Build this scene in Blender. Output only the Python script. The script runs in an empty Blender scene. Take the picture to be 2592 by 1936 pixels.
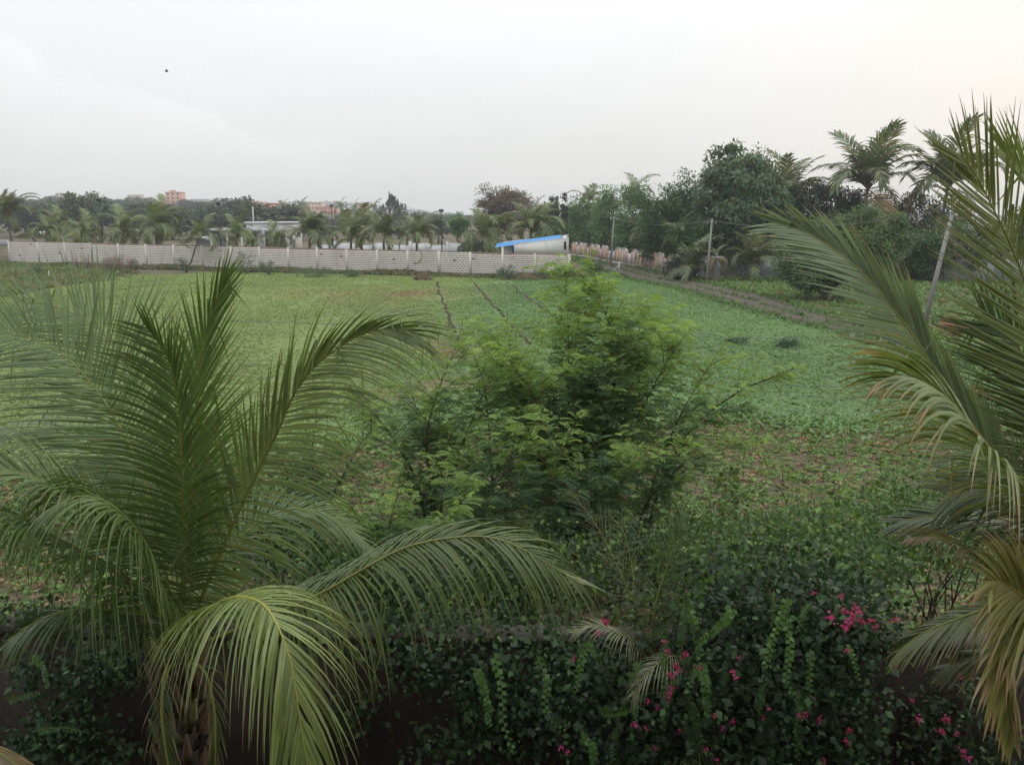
import bpy, math, random
import numpy as np
from mathutils import Vector, noise

# ------------------------------------------------------------------ camera
F = 2250.0
PITCH = math.atan((968 - 545) / F)
CAMZ = 6.5
C = bpy.context.scene.collection
cam = bpy.data.cameras.new('camera')
camo = bpy.data.objects.new('camera', cam)
C.objects.link(camo)
camo.location = (0, 0, CAMZ)
camo.rotation_euler = (math.pi / 2 - PITCH, 0, 0)
cam.sensor_width = 36
cam.lens = 36 * F / 2592
cam.clip_end = 6000
bpy.context.scene.camera = camo

# ------------------------------------------------------------------ world and sun
SUN_EL, SUN_AZ = math.radians(26), math.radians(42)      # azimuth to the right of the view axis
world = bpy.data.worlds.new('World')
bpy.context.scene.world = world
world.use_nodes = True
wt = world.node_tree
for n in list(wt.nodes):
    wt.nodes.remove(n)


def nd(tree, typ, **kw):
    n = tree.nodes.new(typ)
    for k, v in kw.items():
        if k.startswith('_'):
            setattr(n, k[1:], v)
        else:
            n.inputs[k.replace('__', ' ')].default_value = v
    return n


def mth(tree, op, a, b=None, clamp=False):
    n = tree.nodes.new('ShaderNodeMath')
    n.operation = op
    n.use_clamp = clamp
    for i, v in enumerate((a, b)):
        if v is None:
            continue
        if isinstance(v, (int, float)):
            n.inputs[i].default_value = v
        else:
            tree.links.new(v, n.inputs[i])
    return n.outputs[0]


def mixc(tree, fac, a, b, typ='MIX'):
    n = tree.nodes.new('ShaderNodeMix')
    n.data_type = 'RGBA'
    n.blend_type = typ
    for s, v in ((0, fac), (6, a), (7, b)):
        if isinstance(v, (int, float)):
            n.inputs[s].default_value = v
        elif isinstance(v, tuple):
            n.inputs[s].default_value = (*v, 1) if len(v) == 3 else v
        else:
            tree.links.new(v, n.inputs[s])
    return n.outputs[2]


def build_world():
    L = wt.links
    tc = wt.nodes.new('ShaderNodeTexCoord')
    nrm = wt.nodes.new('ShaderNodeVectorMath'); nrm.operation = 'NORMALIZE'
    L.new(tc.outputs['Generated'], nrm.inputs[0])
    sep = wt.nodes.new('ShaderNodeSeparateXYZ')
    L.new(nrm.outputs[0], sep.inputs[0])
    x, y, z = sep.outputs
    zc = mth(wt, 'MAXIMUM', z, 0.0)
    # overcast sky: brighter towards the zenith (CIE), a little blue high up, pale grey at the horizon
    lum = mth(wt, 'ADD', mth(wt, 'MULTIPLY', zc, 1.35), 0.81)
    lum = mth(wt, 'MINIMUM', lum, 1.9)
    tint = mixc(wt, mth(wt, 'MULTIPLY', zc, 3.6, True), (0.985, 1.0, 0.985), (0.955, 0.99, 1.03))
    # thin cumulus standing in the haze over the left horizon
    mp = wt.nodes.new('ShaderNodeMapping'); mp.inputs['Scale'].default_value = (1, 1, 1.25)
    L.new(nrm.outputs[0], mp.inputs[0])
    nz = nd(wt, 'ShaderNodeTexNoise', Scale=11.0, Detail=6.0, Roughness=0.52)
    L.new(mp.outputs[0], nz.inputs['Vector'])
    az = mth(wt, 'DIVIDE', x, mth(wt, 'MAXIMUM', y, 0.05))
    edge = mth(wt, 'ADD', mth(wt, 'MULTIPLY', mth(wt, 'ADD', az, 0.465), -0.20), 0.132)
    edge = mth(wt, 'ADD', edge, mth(wt, 'MULTIPLY', mth(wt, 'SUBTRACT', nz.outputs[0], 0.5), 0.13))
    d = mth(wt, 'SUBTRACT', edge, z)
    top = mth(wt, 'MULTIPLY', d, 70.0, True)
    fade = mth(wt, 'SUBTRACT', 1.0, mth(wt, 'MULTIPLY', d, 11.0), True)
    m = mth(wt, 'MULTIPLY', top, fade)
    side = mth(wt, 'MULTIPLY', mth(wt, 'SUBTRACT', -0.13, az), 9.0, True)
    front = mth(wt, 'MULTIPLY', mth(wt, 'SUBTRACT', y, 0.3), 5.0, True)
    m = mth(wt, 'MULTIPLY', mth(wt, 'MULTIPLY', m, side), front)
    # very soft large cloud bands everywhere
    nz2 = nd(wt, 'ShaderNodeTexNoise', Scale=2.3, Detail=4.0, Roughness=0.5)
    mp2 = wt.nodes.new('ShaderNodeMapping'); mp2.inputs['Scale'].default_value = (1, 1, 3.5)
    L.new(nrm.outputs[0], mp2.inputs[0]); L.new(mp2.outputs[0], nz2.inputs['Vector'])
    band = mth(wt, 'ADD', mth(wt, 'MULTIPLY', nz2.outputs[0], 0.16), 0.92)
    lum = mth(wt, 'MULTIPLY', lum, band)
    lum = mth(wt, 'MULTIPLY', lum, mth(wt, 'ADD', mth(wt, 'MULTIPLY', m, 0.06), 1.0))
    # warm glow of the low sun behind the cloud
    sd = (math.sin(SUN_AZ) * math.cos(SUN_EL), math.cos(SUN_AZ) * math.cos(SUN_EL), math.sin(SUN_EL))
    dot = wt.nodes.new('ShaderNodeVectorMath'); dot.operation = 'DOT_PRODUCT'
    L.new(nrm.outputs[0], dot.inputs[0]); dot.inputs[1].default_value = sd
    g = mth(wt, 'POWER', mth(wt, 'MAXIMUM', dot.outputs['Value'], 0.0), 14.0)
    warm = mixc(wt, mth(wt, 'MULTIPLY', g, 1.0, True), tint, (1.12, 0.94, 0.83))
    col = mixc(wt, 1.0, warm, (1, 1, 1), 'MULTIPLY')
    vm = wt.nodes.new('ShaderNodeVectorMath'); vm.operation = 'SCALE'
    L.new(col, vm.inputs[0]); L.new(lum, vm.inputs['Scale'])
    sky = wt.nodes.new('ShaderNodeTexSky')
    sky.sky_type = 'NISHITA'
    sky.sun_disc = False
    sky.sun_elevation = SUN_EL
    sky.sun_rotation = SUN_AZ
    sky.air_density = 1.6
    sky.dust_density = 3.0
    b1 = nd(wt, 'ShaderNodeBackground', Strength=1.0)
    L.new(vm.outputs[0], b1.inputs[0])
    b2 = nd(wt, 'ShaderNodeBackground', Strength=0.05)
    L.new(sky.outputs[0], b2.inputs[0])
    ad = wt.nodes.new('ShaderNodeMixShader')      # nearly closed cloud cover, a little clear sky through it
    ad.inputs[0].default_value = 0.1
    L.new(b1.outputs[0], ad.inputs[1]); L.new(b2.outputs[0], ad.inputs[2])
    out = wt.nodes.new('ShaderNodeOutputWorld')
    L.new(ad.outputs[0], out.inputs[0])


build_world()
sun = bpy.data.lights.new('sun', 'SUN')
suno = bpy.data.objects.new('sun', sun)
C.objects.link(suno)
sun.energy = 0.5
sun.angle = math.radians(25)
sun.color = (1.0, 0.9, 0.78)
suno.rotation_euler = (math.pi / 2 - SUN_EL, 0, math.pi - SUN_AZ)
suno.location = (60, 60, 60)
vs = bpy.context.scene.view_settings
vs.view_transform = 'Standard'
vs.look = 'None'
vs.gamma = 1.0
vs.exposure = 0.0
vs.use_curve_mapping = False
cy = bpy.context.scene.cycles
cy.max_bounces = 5
cy.diffuse_bounces = 3
cy.glossy_bounces = 1
cy.transmission_bounces = 3
cy.transparent_max_bounces = 4
cy.volume_bounces = 0
cy.caustics_reflective = False
cy.caustics_refractive = False

# ------------------------------------------------------------------ pixel helpers (2592 x 1936 photograph)


def ray(px, py):
    x = (px - 1296) / F
    v = -(py - 968) / F
    return Vector((x, math.cos(PITCH) + v * math.sin(PITCH), -math.sin(PITCH) + v * math.cos(PITCH)))


def at(px, py, Y):
    d = ray(px, py)
    return Vector((0, 0, CAMZ)) + d * (Y / d.y)


def gr(px, py, z=0.0):
    d = ray(px, py)
    return Vector((0, 0, CAMZ)) + d * ((CAMZ - z) / -d.z)


def smooth(a):
    a = np.clip(a, 0, 1)
    return a * a * (3 - 2 * a)


def terrain(x, y):
    x = np.asarray(x, float); y = np.asarray(y, float)
    return 9.0 * smooth((y - 230) / 260) * smooth((-25 - x) / 110)


# ------------------------------------------------------------------ mesh helpers
RNG = np.random.default_rng(11)
random.seed(5)
ORG = {}


def world_org(p):
    return ORG.get(p.name, (0, 0, 0)) if p is not None else (0, 0, 0)


def make_mesh(name, V, FS, col=None, mat=None, smooth_=False):
    """V (n,3); FS list of int arrays (k,3) or (k,4); col (n,3) or one tuple."""
    V = np.asarray(V, np.float32).reshape(-1, 3)
    if not isinstance(FS, (list, tuple)):
        FS = [FS]
    FS = [np.asarray(f, np.int32) for f in FS if len(f)]
    me = bpy.data.meshes.new(name)
    me.vertices.add(len(V))
    me.vertices.foreach_set('co', V.ravel())
    loops = np.concatenate([f.ravel() for f in FS])
    tot = np.concatenate([np.full(len(f), f.shape[1], np.int32) for f in FS])
    st = np.concatenate([[0], np.cumsum(tot)[:-1]]).astype(np.int32)
    me.loops.add(len(loops))
    me.loops.foreach_set('vertex_index', loops)
    me.polygons.add(len(tot))
    me.polygons.foreach_set('loop_start', st)
    me.polygons.foreach_set('loop_total', tot)
    if smooth_:
        me.polygons.foreach_set('use_smooth', np.ones(len(tot), bool))
    if col is not None:
        a = me.color_attributes.new('Col', 'FLOAT_COLOR', 'POINT')
        cc = np.ones((len(V), 4), np.float32)
        cc[:, :3] = np.asarray(col, np.float32)
        a.data.foreach_set('color', cc.ravel())
    me.update(calc_edges=True)
    if mat is not None:
        me.materials.append(mat)
    return me


def obj(name, me, parent=None, loc=None):
    o = bpy.data.objects.new(name, me)
    C.objects.link(o)
    if parent is not None:
        o.parent = parent
    if loc is not None:
        o.location = loc
    return o


def tag(o, label=None, cat=None, group=None, kind=None):
    if label: o['label'] = label
    if cat: o['category'] = cat
    if group: o['group'] = group
    if kind: o['kind'] = kind
    return o


def thing(name, label, cat, loc, group=None, rz=0.0):
    o = bpy.data.objects.new(name, None)
    C.objects.link(o)
    o.location = loc
    o.rotation_euler = (0, 0, rz)
    o.empty_display_size = 0.3
    ORG[o.name] = tuple(loc)
    return tag(o, label, cat, group)


class MB:
    """collects shapes in world (or local) coordinates, builds one mesh"""

    def __init__(s):
        s.v = []; s.f3 = []; s.f4 = []; s.c = []; s.n = 0

    def add(s, V, f4=None, f3=None, col=(1, 1, 1)):
        V = np.asarray(V, float).reshape(-1, 3)
        if f4 is not None and len(f4): s.f4.append(np.asarray(f4, int) + s.n)
        if f3 is not None and len(f3): s.f3.append(np.asarray(f3, int) + s.n)
        cc = np.empty((len(V), 3)); cc[:] = col
        s.v.append(V); s.c.append(cc); s.n += len(V)
        return s

    def box(s, c, size, ux=(1, 0, 0), col=(1, 1, 1), uz=(0, 0, 1), taper=1.0):
        ux = Vector(ux).normalized(); uz = Vector(uz).normalized(); uy = uz.cross(ux).normalized()
        ux = uy.cross(uz)
        hx, hy, hz = size[0] / 2, size[1] / 2, size[2] / 2
        P = []
        for k in (-1, 1):
            t = taper if k > 0 else 1
            for i, j in ((-1, -1), (1, -1), (1, 1), (-1, 1)):
                P.append(Vector(c) + ux * i * hx * t + uy * j * hy * t + uz * k * hz)
        return s.add([tuple(p) for p in P],
                     [(0, 3, 2, 1), (4, 5, 6, 7), (0, 1, 5, 4), (1, 2, 6, 5), (2, 3, 7, 6), (3, 0, 4, 7)], col=col)

    def prism(s, pts, n, col=(1, 1, 1)):
        """polygon pts (world) extruded by the vector n"""
        k = len(pts)
        P = [tuple(Vector(p)) for p in pts] + [tuple(Vector(p) + Vector(n)) for p in pts]
        q = [(i, (i + 1) % k, k + (i + 1) % k, k + i) for i in range(k)]
        t = [(0, i + 1, i) for i in range(1, k - 1)] + [(k, k + i, k + i + 1) for i in range(1, k - 1)]
        return s.add(P, q, t, col)

    def tube(s, pts, radii, sides=6, col=(1, 1, 1), cap=True):
        pts = [Vector(p) for p in pts]
        n = len(pts)
        if isinstance(radii, (int, float)): radii = [radii] * n
        V = []
        ref = Vector((0.3, 0.2, 1)).normalized()
        for i, p in enumerate(pts):
            t = (pts[min(i + 1, n - 1)] - pts[max(i - 1, 0)])
            t = t.normalized() if t.length > 1e-9 else Vector((0, 0, 1))
            a = t.cross(Vector((1, 0.1, 0)) if abs(t.z) > .8 else ref).normalized()
            b = t.cross(a)
            for k in range(sides):
                an = 2 * math.pi * k / sides
                V.append(tuple(p + (a * math.cos(an) + b * math.sin(an)) * radii[i]))
        q = []
        for i in range(n - 1):
            for k in range(sides):
                k2 = (k + 1) % sides
                q.append((i * sides + k, i * sides + k2, (i + 1) * sides + k2, (i + 1) * sides + k))
        t3 = []
        if cap:
            t3 = [((n - 1) * sides, (n - 1) * sides + k, (n - 1) * sides + k + 1) for k in range(1, sides - 1)]
            t3 += [(0, k + 1, k) for k in range(1, sides - 1)]
        return s.add(V, q, t3, col)

    def build(s, name, mat, parent=None, smooth_=False, origin=None, local=False):
        V = np.concatenate(s.v)
        if not local:
            V = V - np.asarray(origin if origin is not None else world_org(parent))
        fs = []
        if s.f4: fs.append(np.concatenate(s.f4))
        if s.f3: fs.append(np.concatenate(s.f3))
        me = make_mesh(name, V, fs, np.concatenate(s.c), mat, smooth_)
        o = obj(name, me, parent)
        if parent is None and origin is not None:
            o.location = origin
        return o


# ------------------------------------------------------------------ materials
def mat_new(name):
    m = bpy.data.materials.new(name)
    m.use_nodes = True
    t = m.node_tree
    bs = t.nodes['Principled BSDF']
    return m, t, bs


def attr_col(t):
    a = t.nodes.new('ShaderNodeAttribute')
    a.attribute_name = 'Col'
    return a.outputs['Color']


def obj_noise(t, scale, detail=3, rough=0.55, vec='Object'):
    tc = t.nodes.new('ShaderNodeTexCoord')
    n = nd(t, 'ShaderNodeTexNoise', Scale=scale, Detail=detail, Roughness=rough)
    t.links.new(tc.outputs[vec], n.inputs['Vector'])
    return n.outputs[0]


def world_noise(t, scale, detail=3, rough=0.55, stretch=(1, 1, 1)):
    g = t.nodes.new('ShaderNodeNewGeometry')
    mp = t.nodes.new('ShaderNodeMapping'); mp.inputs['Scale'].default_value = stretch
    t.links.new(g.outputs['Position'], mp.inputs[0])
    n = nd(t, 'ShaderNodeTexNoise', Scale=scale, Detail=detail, Roughness=rough)
    t.links.new(mp.outputs[0], n.inputs['Vector'])
    return n.outputs[0]


def ramp(t, fac, stops):
    r = t.nodes.new('ShaderNodeValToRGB')
    e = r.color_ramp.elements
    while len(e) < len(stops): e.new(0.5)
    for i, (p, c) in enumerate(stops):
        e[i].position = p; e[i].color = (*c, 1)
    t.links.new(fac, r.inputs[0])
    return r.outputs[0]


def mat_leaf(name, rough=0.5, trans=0.3, spec=0.4, objvar=0.0, nscale=1.5, nvar=0.35, sheen=0.0):
    m, t, bs = mat_new(name)
    col = attr_col(t)
    n = world_noise(t, nscale, 3)
    k = mth(t, 'ADD', mth(t, 'MULTIPLY', mth(t, 'SUBTRACT', n, 0.5), nvar * 2), 1.0)
    if objvar:
        oi = t.nodes.new('ShaderNodeObjectInfo')
        k = mth(t, 'MULTIPLY', k, mth(t, 'ADD', mth(t, 'MULTIPLY', oi.outputs['Random'], objvar * 2), 1 - objvar))
    sc = t.nodes.new('ShaderNodeVectorMath'); sc.operation = 'SCALE'
    t.links.new(col, sc.inputs[0]); t.links.new(k, sc.inputs['Scale'])
    t.links.new(sc.outputs[0], bs.inputs['Base Color'])
    bs.inputs['Roughness'].default_value = rough
    bs.inputs['Specular IOR Level'].default_value = spec
    if trans > 0:
        tr = t.nodes.new('ShaderNodeBsdfTranslucent')
        tc = mixc(t, 1.0, sc.outputs[0], (1.25, 1.3, 0.55), 'MULTIPLY')
        t.links.new(tc, tr.inputs[0])
        mx = t.nodes.new('ShaderNodeMixShader')
        mx.inputs[0].default_value = trans
        t.links.new(bs.outputs[0], mx.inputs[1]); t.links.new(tr.outputs[0], mx.inputs[2])
        t.links.new(mx.outputs[0], t.nodes['Material Output'].inputs[0])
    return m


def mat_attr(name, rough=0.8, nscale=4.0, nvar=0.25, bump=0.0, bscale=20, spec=0.3, metallic=0.0):
    """base colour from the mesh's Col, broken by noise"""
    m, t, bs = mat_new(name)
    col = attr_col(t)
    n = world_noise(t, nscale, 5, 0.6)
    k = mth(t, 'ADD', mth(t, 'MULTIPLY', mth(t, 'SUBTRACT', n, 0.5), nvar * 2), 1.0)
    sc = t.nodes.new('ShaderNodeVectorMath'); sc.operation = 'SCALE'
    t.links.new(col, sc.inputs[0]); t.links.new(k, sc.inputs['Scale'])
    t.links.new(sc.outputs[0], bs.inputs['Base Color'])
    bs.inputs['Roughness'].default_value = rough
    bs.inputs['Specular IOR Level'].default_value = spec
    bs.inputs['Metallic'].default_value = metallic
    if bump:
        b = nd(t, 'ShaderNodeBump', Strength=bump, Distance=0.02)
        t.links.new(world_noise(t, bscale, 5, 0.6), b.inputs['Height'])
        t.links.new(b.outputs[0], bs.inputs['Normal'])
    return m


def mat_stained(name, base, stain, scale=0.5, rough=0.9, bump=0.4, lo=0.45, hi=0.75, stretch=(1, 1, 0.3)):
    m, t, bs = mat_new(name)
    n = world_noise(t, scale, 6, 0.65, stretch)
    c = ramp(t, n, [(lo, base), (hi, stain)])
    n2 = world_noise(t, scale * 12, 4, 0.6)
    c = mixc(t, 0.35, c, ramp(t, n2, [(0.35, tuple(x * 0.7 for x in base)), (0.65, tuple(min(1, x * 1.12) for x in base))]))
    t.links.new(c, bs.inputs['Base Color'])
    bs.inputs['Roughness'].default_value = rough
    bs.inputs['Specular IOR Level'].default_value = 0.2
    b = nd(t, 'ShaderNodeBump', Strength=bump, Distance=0.02)
    t.links.new(world_noise(t, 25, 5, 0.6), b.inputs['Height'])
    t.links.new(b.outputs[0], bs.inputs['Normal'])
    return m


M = {}
M['leaf'] = mat_leaf('leaf', 0.55, 0.28, 0.35, nscale=0.35, nvar=0.22)
M['leaf_obj'] = mat_leaf('leaf_shared', 0.6, 0.25, 0.3, objvar=0.22, nscale=0.12, nvar=0.2)
M['palm'] = mat_leaf('palm_leaf', 0.42, 0.22, 0.5, objvar=0.10, nscale=3.0, nvar=0.16)
M['palm_far'] = mat_leaf('palm_leaf_distant', 0.5, 0.2, 0.4, objvar=0.2, nscale=0.3, nvar=0.2)
M['feather'] = mat_leaf('feathery_leaf', 0.65, 0.42, 0.25, nscale=1.2, nvar=0.25)
M['crop'] = mat_leaf('crop_leaf', 0.6, 0.3, 0.25, nscale=0.22, nvar=0.22)
M['petal'] = mat_leaf('bract', 0.6, 0.35, 0.2, nscale=6, nvar=0.25)
M['bark'] = mat_attr('bark', 0.9, 3.0, 0.35, 0.6, 14)
M['attr'] = mat_attr('painted_surface', 0.75, 2.5, 0.18, 0.25, 18)
M['concrete'] = mat_attr('weathered_concrete', 0.85, 1.6, 0.25, 0.4, 16)
M['metal'] = mat_attr('dark_metal', 0.5, 5.0, 0.15, 0.0)
M['wire'] = mat_attr('cable', 0.5, 5.0, 0.1, 0.0)


def mat_soil(name, a, b, c, scale=0.6):
    m, t, bs = mat_new(name)
    n = world_noise(t, scale, 7, 0.65)
    n2 = world_noise(t, scale * 9, 5, 0.7)
    col = ramp(t, n, [(0.32, a), (0.52, b), (0.7, c)])
    col = mixc(t, 0.5, col, ramp(t, n2, [(0.35, tuple(x * 0.55 for x in b)), (0.68, tuple(x * 1.3 for x in b))]))
    t.links.new(col, bs.inputs['Base Color'])
    bs.inputs['Roughness'].default_value = 0.95
    bs.inputs['Specular IOR Level'].default_value = 0.1
    bm = nd(t, 'ShaderNodeBump', Strength=0.8, Distance=0.06)
    t.links.new(world_noise(t, 9, 6, 0.65), bm.inputs['Height'])
    t.links.new(bm.outputs[0], bs.inputs['Normal'])
    return m


M['ground'] = mat_soil('ground_soil', (0.10, 0.125, 0.05), (0.135, 0.115, 0.07), (0.17, 0.11, 0.075), 0.35)
M['track'] = mat_soil('track_gravel', (0.095, 0.08, 0.066), (0.125, 0.10, 0.085), (0.075, 0.09, 0.048), 0.8)
M['soil'] = mat_soil('brown_soil', (0.15, 0.105, 0.075), (0.125, 0.092, 0.062), (0.075, 0.085, 0.04), 0.9)
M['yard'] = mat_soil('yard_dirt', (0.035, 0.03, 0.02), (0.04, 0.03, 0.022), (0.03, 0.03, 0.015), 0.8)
M['pier'] = mat_stained('pier_plaster', (0.60, 0.555, 0.505), (0.38, 0.34, 0.30), 0.8, lo=0.45, hi=0.8)
M['furrow'] = mat_soil('furrow_soil', (0.085, 0.062, 0.042), (0.065, 0.05, 0.034), (0.06, 0.075, 0.03), 1.5)
M['mortar'] = mat_stained('mortar', (0.30, 0.225, 0.185), (0.19, 0.145, 0.12), 0.8)
M['whitewash'] = mat_stained('whitewash', (0.75, 0.695, 0.635), (0.46, 0.41, 0.36), 0.7, lo=0.48, hi=0.78)
M['greywall'] = mat_stained('grey_render', (0.33, 0.34, 0.34), (0.25, 0.25, 0.24), 0.35)
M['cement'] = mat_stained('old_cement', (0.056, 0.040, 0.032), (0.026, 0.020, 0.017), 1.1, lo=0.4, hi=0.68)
M['shedwall'] = mat_stained('shed_render', (0.62, 0.60, 0.56), (0.30, 0.25, 0.20), 0.55, lo=0.5, hi=0.78, stretch=(1, 1, 0.35))
M['house'] = mat_stained('house_render', (0.42, 0.38, 0.33), (0.3, 0.27, 0.22), 0.8)


# ------------------------------------------------------------------ foliage building blocks
def unit(v):
    return v / np.maximum(np.linalg.norm(v, axis=-1, keepdims=True), 1e-9)


def leaves(P, D, L, Wd, N=None, col=(0.1, 0.2, 0.05), cup=0.15):
    """diamond leaves: P base (n,3), D unit direction, L length (n,), Wd width (n,); returns V,F,C"""
    n = len(P)
    L = np.broadcast_to(L, (n,)).reshape(-1, 1); Wd = np.broadcast_to(Wd, (n,)).reshape(-1, 1)
    if N is None:
        N = unit(RNG.normal(size=(n, 3)))
    S = unit(np.cross(D, N))
    U = np.cross(S, D)
    V = np.empty((n, 4, 3))
    V[:, 0] = P
    V[:, 1] = P + D * L * 0.42 + S * Wd * 0.5 - U * L * cup * .3
    V[:, 2] = P + D * L - U * L * cup
    V[:, 3] = P + D * L * 0.42 - S * Wd * 0.5 - U * L * cup * .3
    Fq = np.arange(n * 4).reshape(n, 4)
    c = np.empty((n, 3)); c[:] = col
    return V.reshape(-1, 3), Fq, np.repeat(c, 4, axis=0)


def merge(parts):
    V, Fs, Cs, n = [], [], [], 0
    for v, f, c in parts:
        V.append(v); Fs.append(f + n); Cs.append(c); n += len(v)
    return np.concatenate(V), np.concatenate(Fs), np.concatenate(Cs)


def sphere_pts(n):
    return unit(RNG.normal(size=(n, 3)))


def clump_crown(center, rad, n_cl, cl_r, per, size, col, var=0.25, droop=0.0, shell=0.55, tip=None, aspect=0.5, lump=0.25):
    """leaf mesh of a crown: clumps inside an ellipsoid, leaves inside the clumps"""
    d = sphere_pts(n_cl)
    lumps = np.array([1 + lump * noise.noise(Vector(x * 1.7 + np.array(center) * 0.37)) * 2 for x in d])
    r = (shell + (1 - shell) * RNG.random(n_cl) ** 0.6)
    cc = np.array(center) + d * np.array(rad) * (r * lumps)[:, None]
    for k in range(3):
        cc[:, k] = center[k] + (cc[:, k] - center[k]) * (rad[k] / max(1e-6, np.sort(np.abs(cc[:, k] - center[k]))[-max(1, n_cl // 30)]))
        cc[:, k] = np.clip(cc[:, k], center[k] - rad[k] * 1.06, center[k] + rad[k] * 1.06)
    keep = cc[:, 2] > 0.03
    cc = cc[keep]; d = d[keep]; n_cl = len(cc)
    idx = np.repeat(np.arange(n_cl), per)
    crr = cl_r * (0.6 + 0.8 * RNG.random(n_cl))
    o = sphere_pts(len(idx)) * (RNG.random(len(idx)) ** 0.45 * crr[idx])[:, None]
    o[:, 2] *= 0.75
    P = cc[idx] + o
    D = unit(o / cl_r * 0.7 + sphere_pts(len(idx)) * 0.8 + d[idx] * 0.3 + np.array([0, 0, -droop]))
    N = unit(sphere_pts(len(idx)) * 0.7 + np.array([0, 0, 1.0]) + d[idx] * 0.4)
    cv = 1 + var * RNG.normal(size=(n_cl, 1)) * 0.6
    hue = RNG.normal(size=(n_cl, 1)) * 0.12 * var * 4
    ccol = np.array(col) * cv
    ccol = ccol * (1 + np.concatenate([hue, hue * 0.2, -hue * 0.5], 1))
    lc = ccol[idx] * (0.8 + 0.4 * RNG.random((len(idx), 1)))
    if tip is not None:
        up = RNG.random(len(idx)) < 0.12
        lc[up] = np.array(tip)
    s = size * (0.6 + 0.8 * RNG.random(len(idx)))
    return leaves(P, D, s, s * aspect, N, np.clip(lc, 0.004, 1)), cc


def trunk_mesh(mb, base, top, r, n_limb=6, ends=None, col=(0.11, 0.085, 0.065), bend=0.06):
    base = Vector(base); top = Vector(top)
    h = (top - base).length
    k = 5
    pts = [base.lerp(top, i / k) + Vector((random.uniform(-1, 1), random.uniform(-1, 1), 0)) * h * bend * (i > 0) * (i < k) for i in range(k + 1)]
    mb.tube(pts, [r * (1.25 if i == 0 else 1 - 0.55 * i / k) for i in range(k + 1)], 7, col)
    if ends is not None and len(ends):
        sel = random.sample(range(len(ends)), min(n_limb, len(ends)))
        for j, e in enumerate(sel):
            e = Vector(ends[e])
            s = pts[2 + j % 3 + (1 if j % 3 < 2 else 0)]
            mid = s.lerp(e, 0.5) + Vector((random.uniform(-1, 1), random.uniform(-1, 1), random.uniform(0, 1))) * h * 0.06
            mb.tube([s, s.lerp(mid, .5), mid, mid.lerp(e, .6), e], [r * .5, r * .38, r * .28, r * .18, r * .06], 5, col, False)
    return mb

# ================================================================== GROUND, FIELD, TRACK
def nonuni(segs):
    out = []
    for a, b, n in segs:
        out += list(np.linspace(a, b, n, endpoint=False))
    out.append(segs[-1][1])
    return np.array(out)


def in_poly(P, poly):
    x, y = P[:, 0], P[:, 1]
    ins = np.zeros(len(P), bool)
    k = len(poly)
    for i in range(k):
        x1, y1 = poly[i]; x2, y2 = poly[(i + 1) % k]
        c = ((y1 > y) != (y2 > y)) & (x < (x2 - x1) * (y - y1) / (y2 - y1 + 1e-12) + x1)
        ins ^= c
    return ins


def gpoly(pix):
    return [tuple(gr(px, py)[:2]) for px, py in pix]


gx = nonuni([(-1300, -300, 14), (-300, 120, 42), (120, 1300, 14)])
gy = nonuni([(-40, 60, 10), (60, 560, 60), (560, 1500, 12)])
GX, GY = np.meshgrid(gx, gy)
GZ = terrain(GX, GY)
nxg, nyg = len(gx), len(gy)
V = np.stack([GX.ravel(), GY.ravel(), GZ.ravel()], 1)
ii = (np.arange(nyg - 1)[:, None] * nxg + np.arange(nxg - 1)[None]).ravel()
ground = obj('ground', make_mesh('ground', V, np.stack([ii, ii + 1, ii + nxg + 1, ii + nxg], 1), None, M['ground'], True))
tag(ground, kind='structure')

FIELD = gpoly([(-500, 812), (-100, 765), (0, 756), (150, 728), (330, 698), (600, 691), (1000, 699), (1430, 710), (1480, 695), (1530, 690), (1590, 709),
               (1680, 726), (1780, 752), (1900, 789), (2000, 816), (2200, 864), (2450, 932), (2750, 1015), (2300, 1062),
               (2100, 1078), (1950, 1062), (1850, 1040), (1700, 1046), (1500, 1066), (1000, 1105), (600, 1150), (-500, 1230)])
ROAD_U = [(1462, 646), (1535, 655), (1605, 676), (1670, 692), (1800, 720), (1960, 755), (2060, 787), (2160, 818), (2300, 866), (2480, 922), (2750, 990), (3100, 1060)]
ROAD_L = [(1446, 652), (1475, 668), (1530, 688), (1592, 707), (1682, 724), (1782, 750), (1902, 787), (2002, 814), (2202, 862), (2450, 930), (2750, 1013), (3100, 1100)]


FP = [(float(gr(1120, 890).x), float(gr(1120, 890).y), 2.6, 5.0), (float(gr(960, 745).x), float(gr(960, 745).y), 7.0, 5.5), (float(gr(1010, 980).x), float(gr(1010, 980).y), 3.5, 3.0)]


def field_col(x, y):
    x = np.asarray(x); y = np.asarray(y)
    n = np.array([noise.noise(Vector((a * .07, b * .045, 0))) for a, b in zip(np.ravel(x), np.ravel(y))]).reshape(x.shape)
    n2 = np.array([noise.noise(Vector((a * .3, b * .2, 7))) for a, b in zip(np.ravel(x), np.ravel(y))]).reshape(x.shape)
    w = smooth((x + 9 - 0.06 * (y - 50) + 3 * n) / 9)[..., None]      # 0 left (yellower) .. 1 right (bluer)
    a = np.array((0.230, 0.292, 0.108)); b = np.array((0.146, 0.242, 0.096))
    c = a * (1 - w) + b * w
    for gx_, gy_, rx_, ry_ in FP:
        k = np.exp(-((x - gx_) / rx_) ** 2 - ((y - gy_) / ry_) ** 2) * (0.55 + 1.2 * n2)
        k = np.clip(k, 0, .85)[..., None]
        c = c * (1 - k) + np.array((.25, .175, .10)) * k
    return c * (1 + 0.26 * n[..., None] + 0.15 * n2[..., None])


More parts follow.
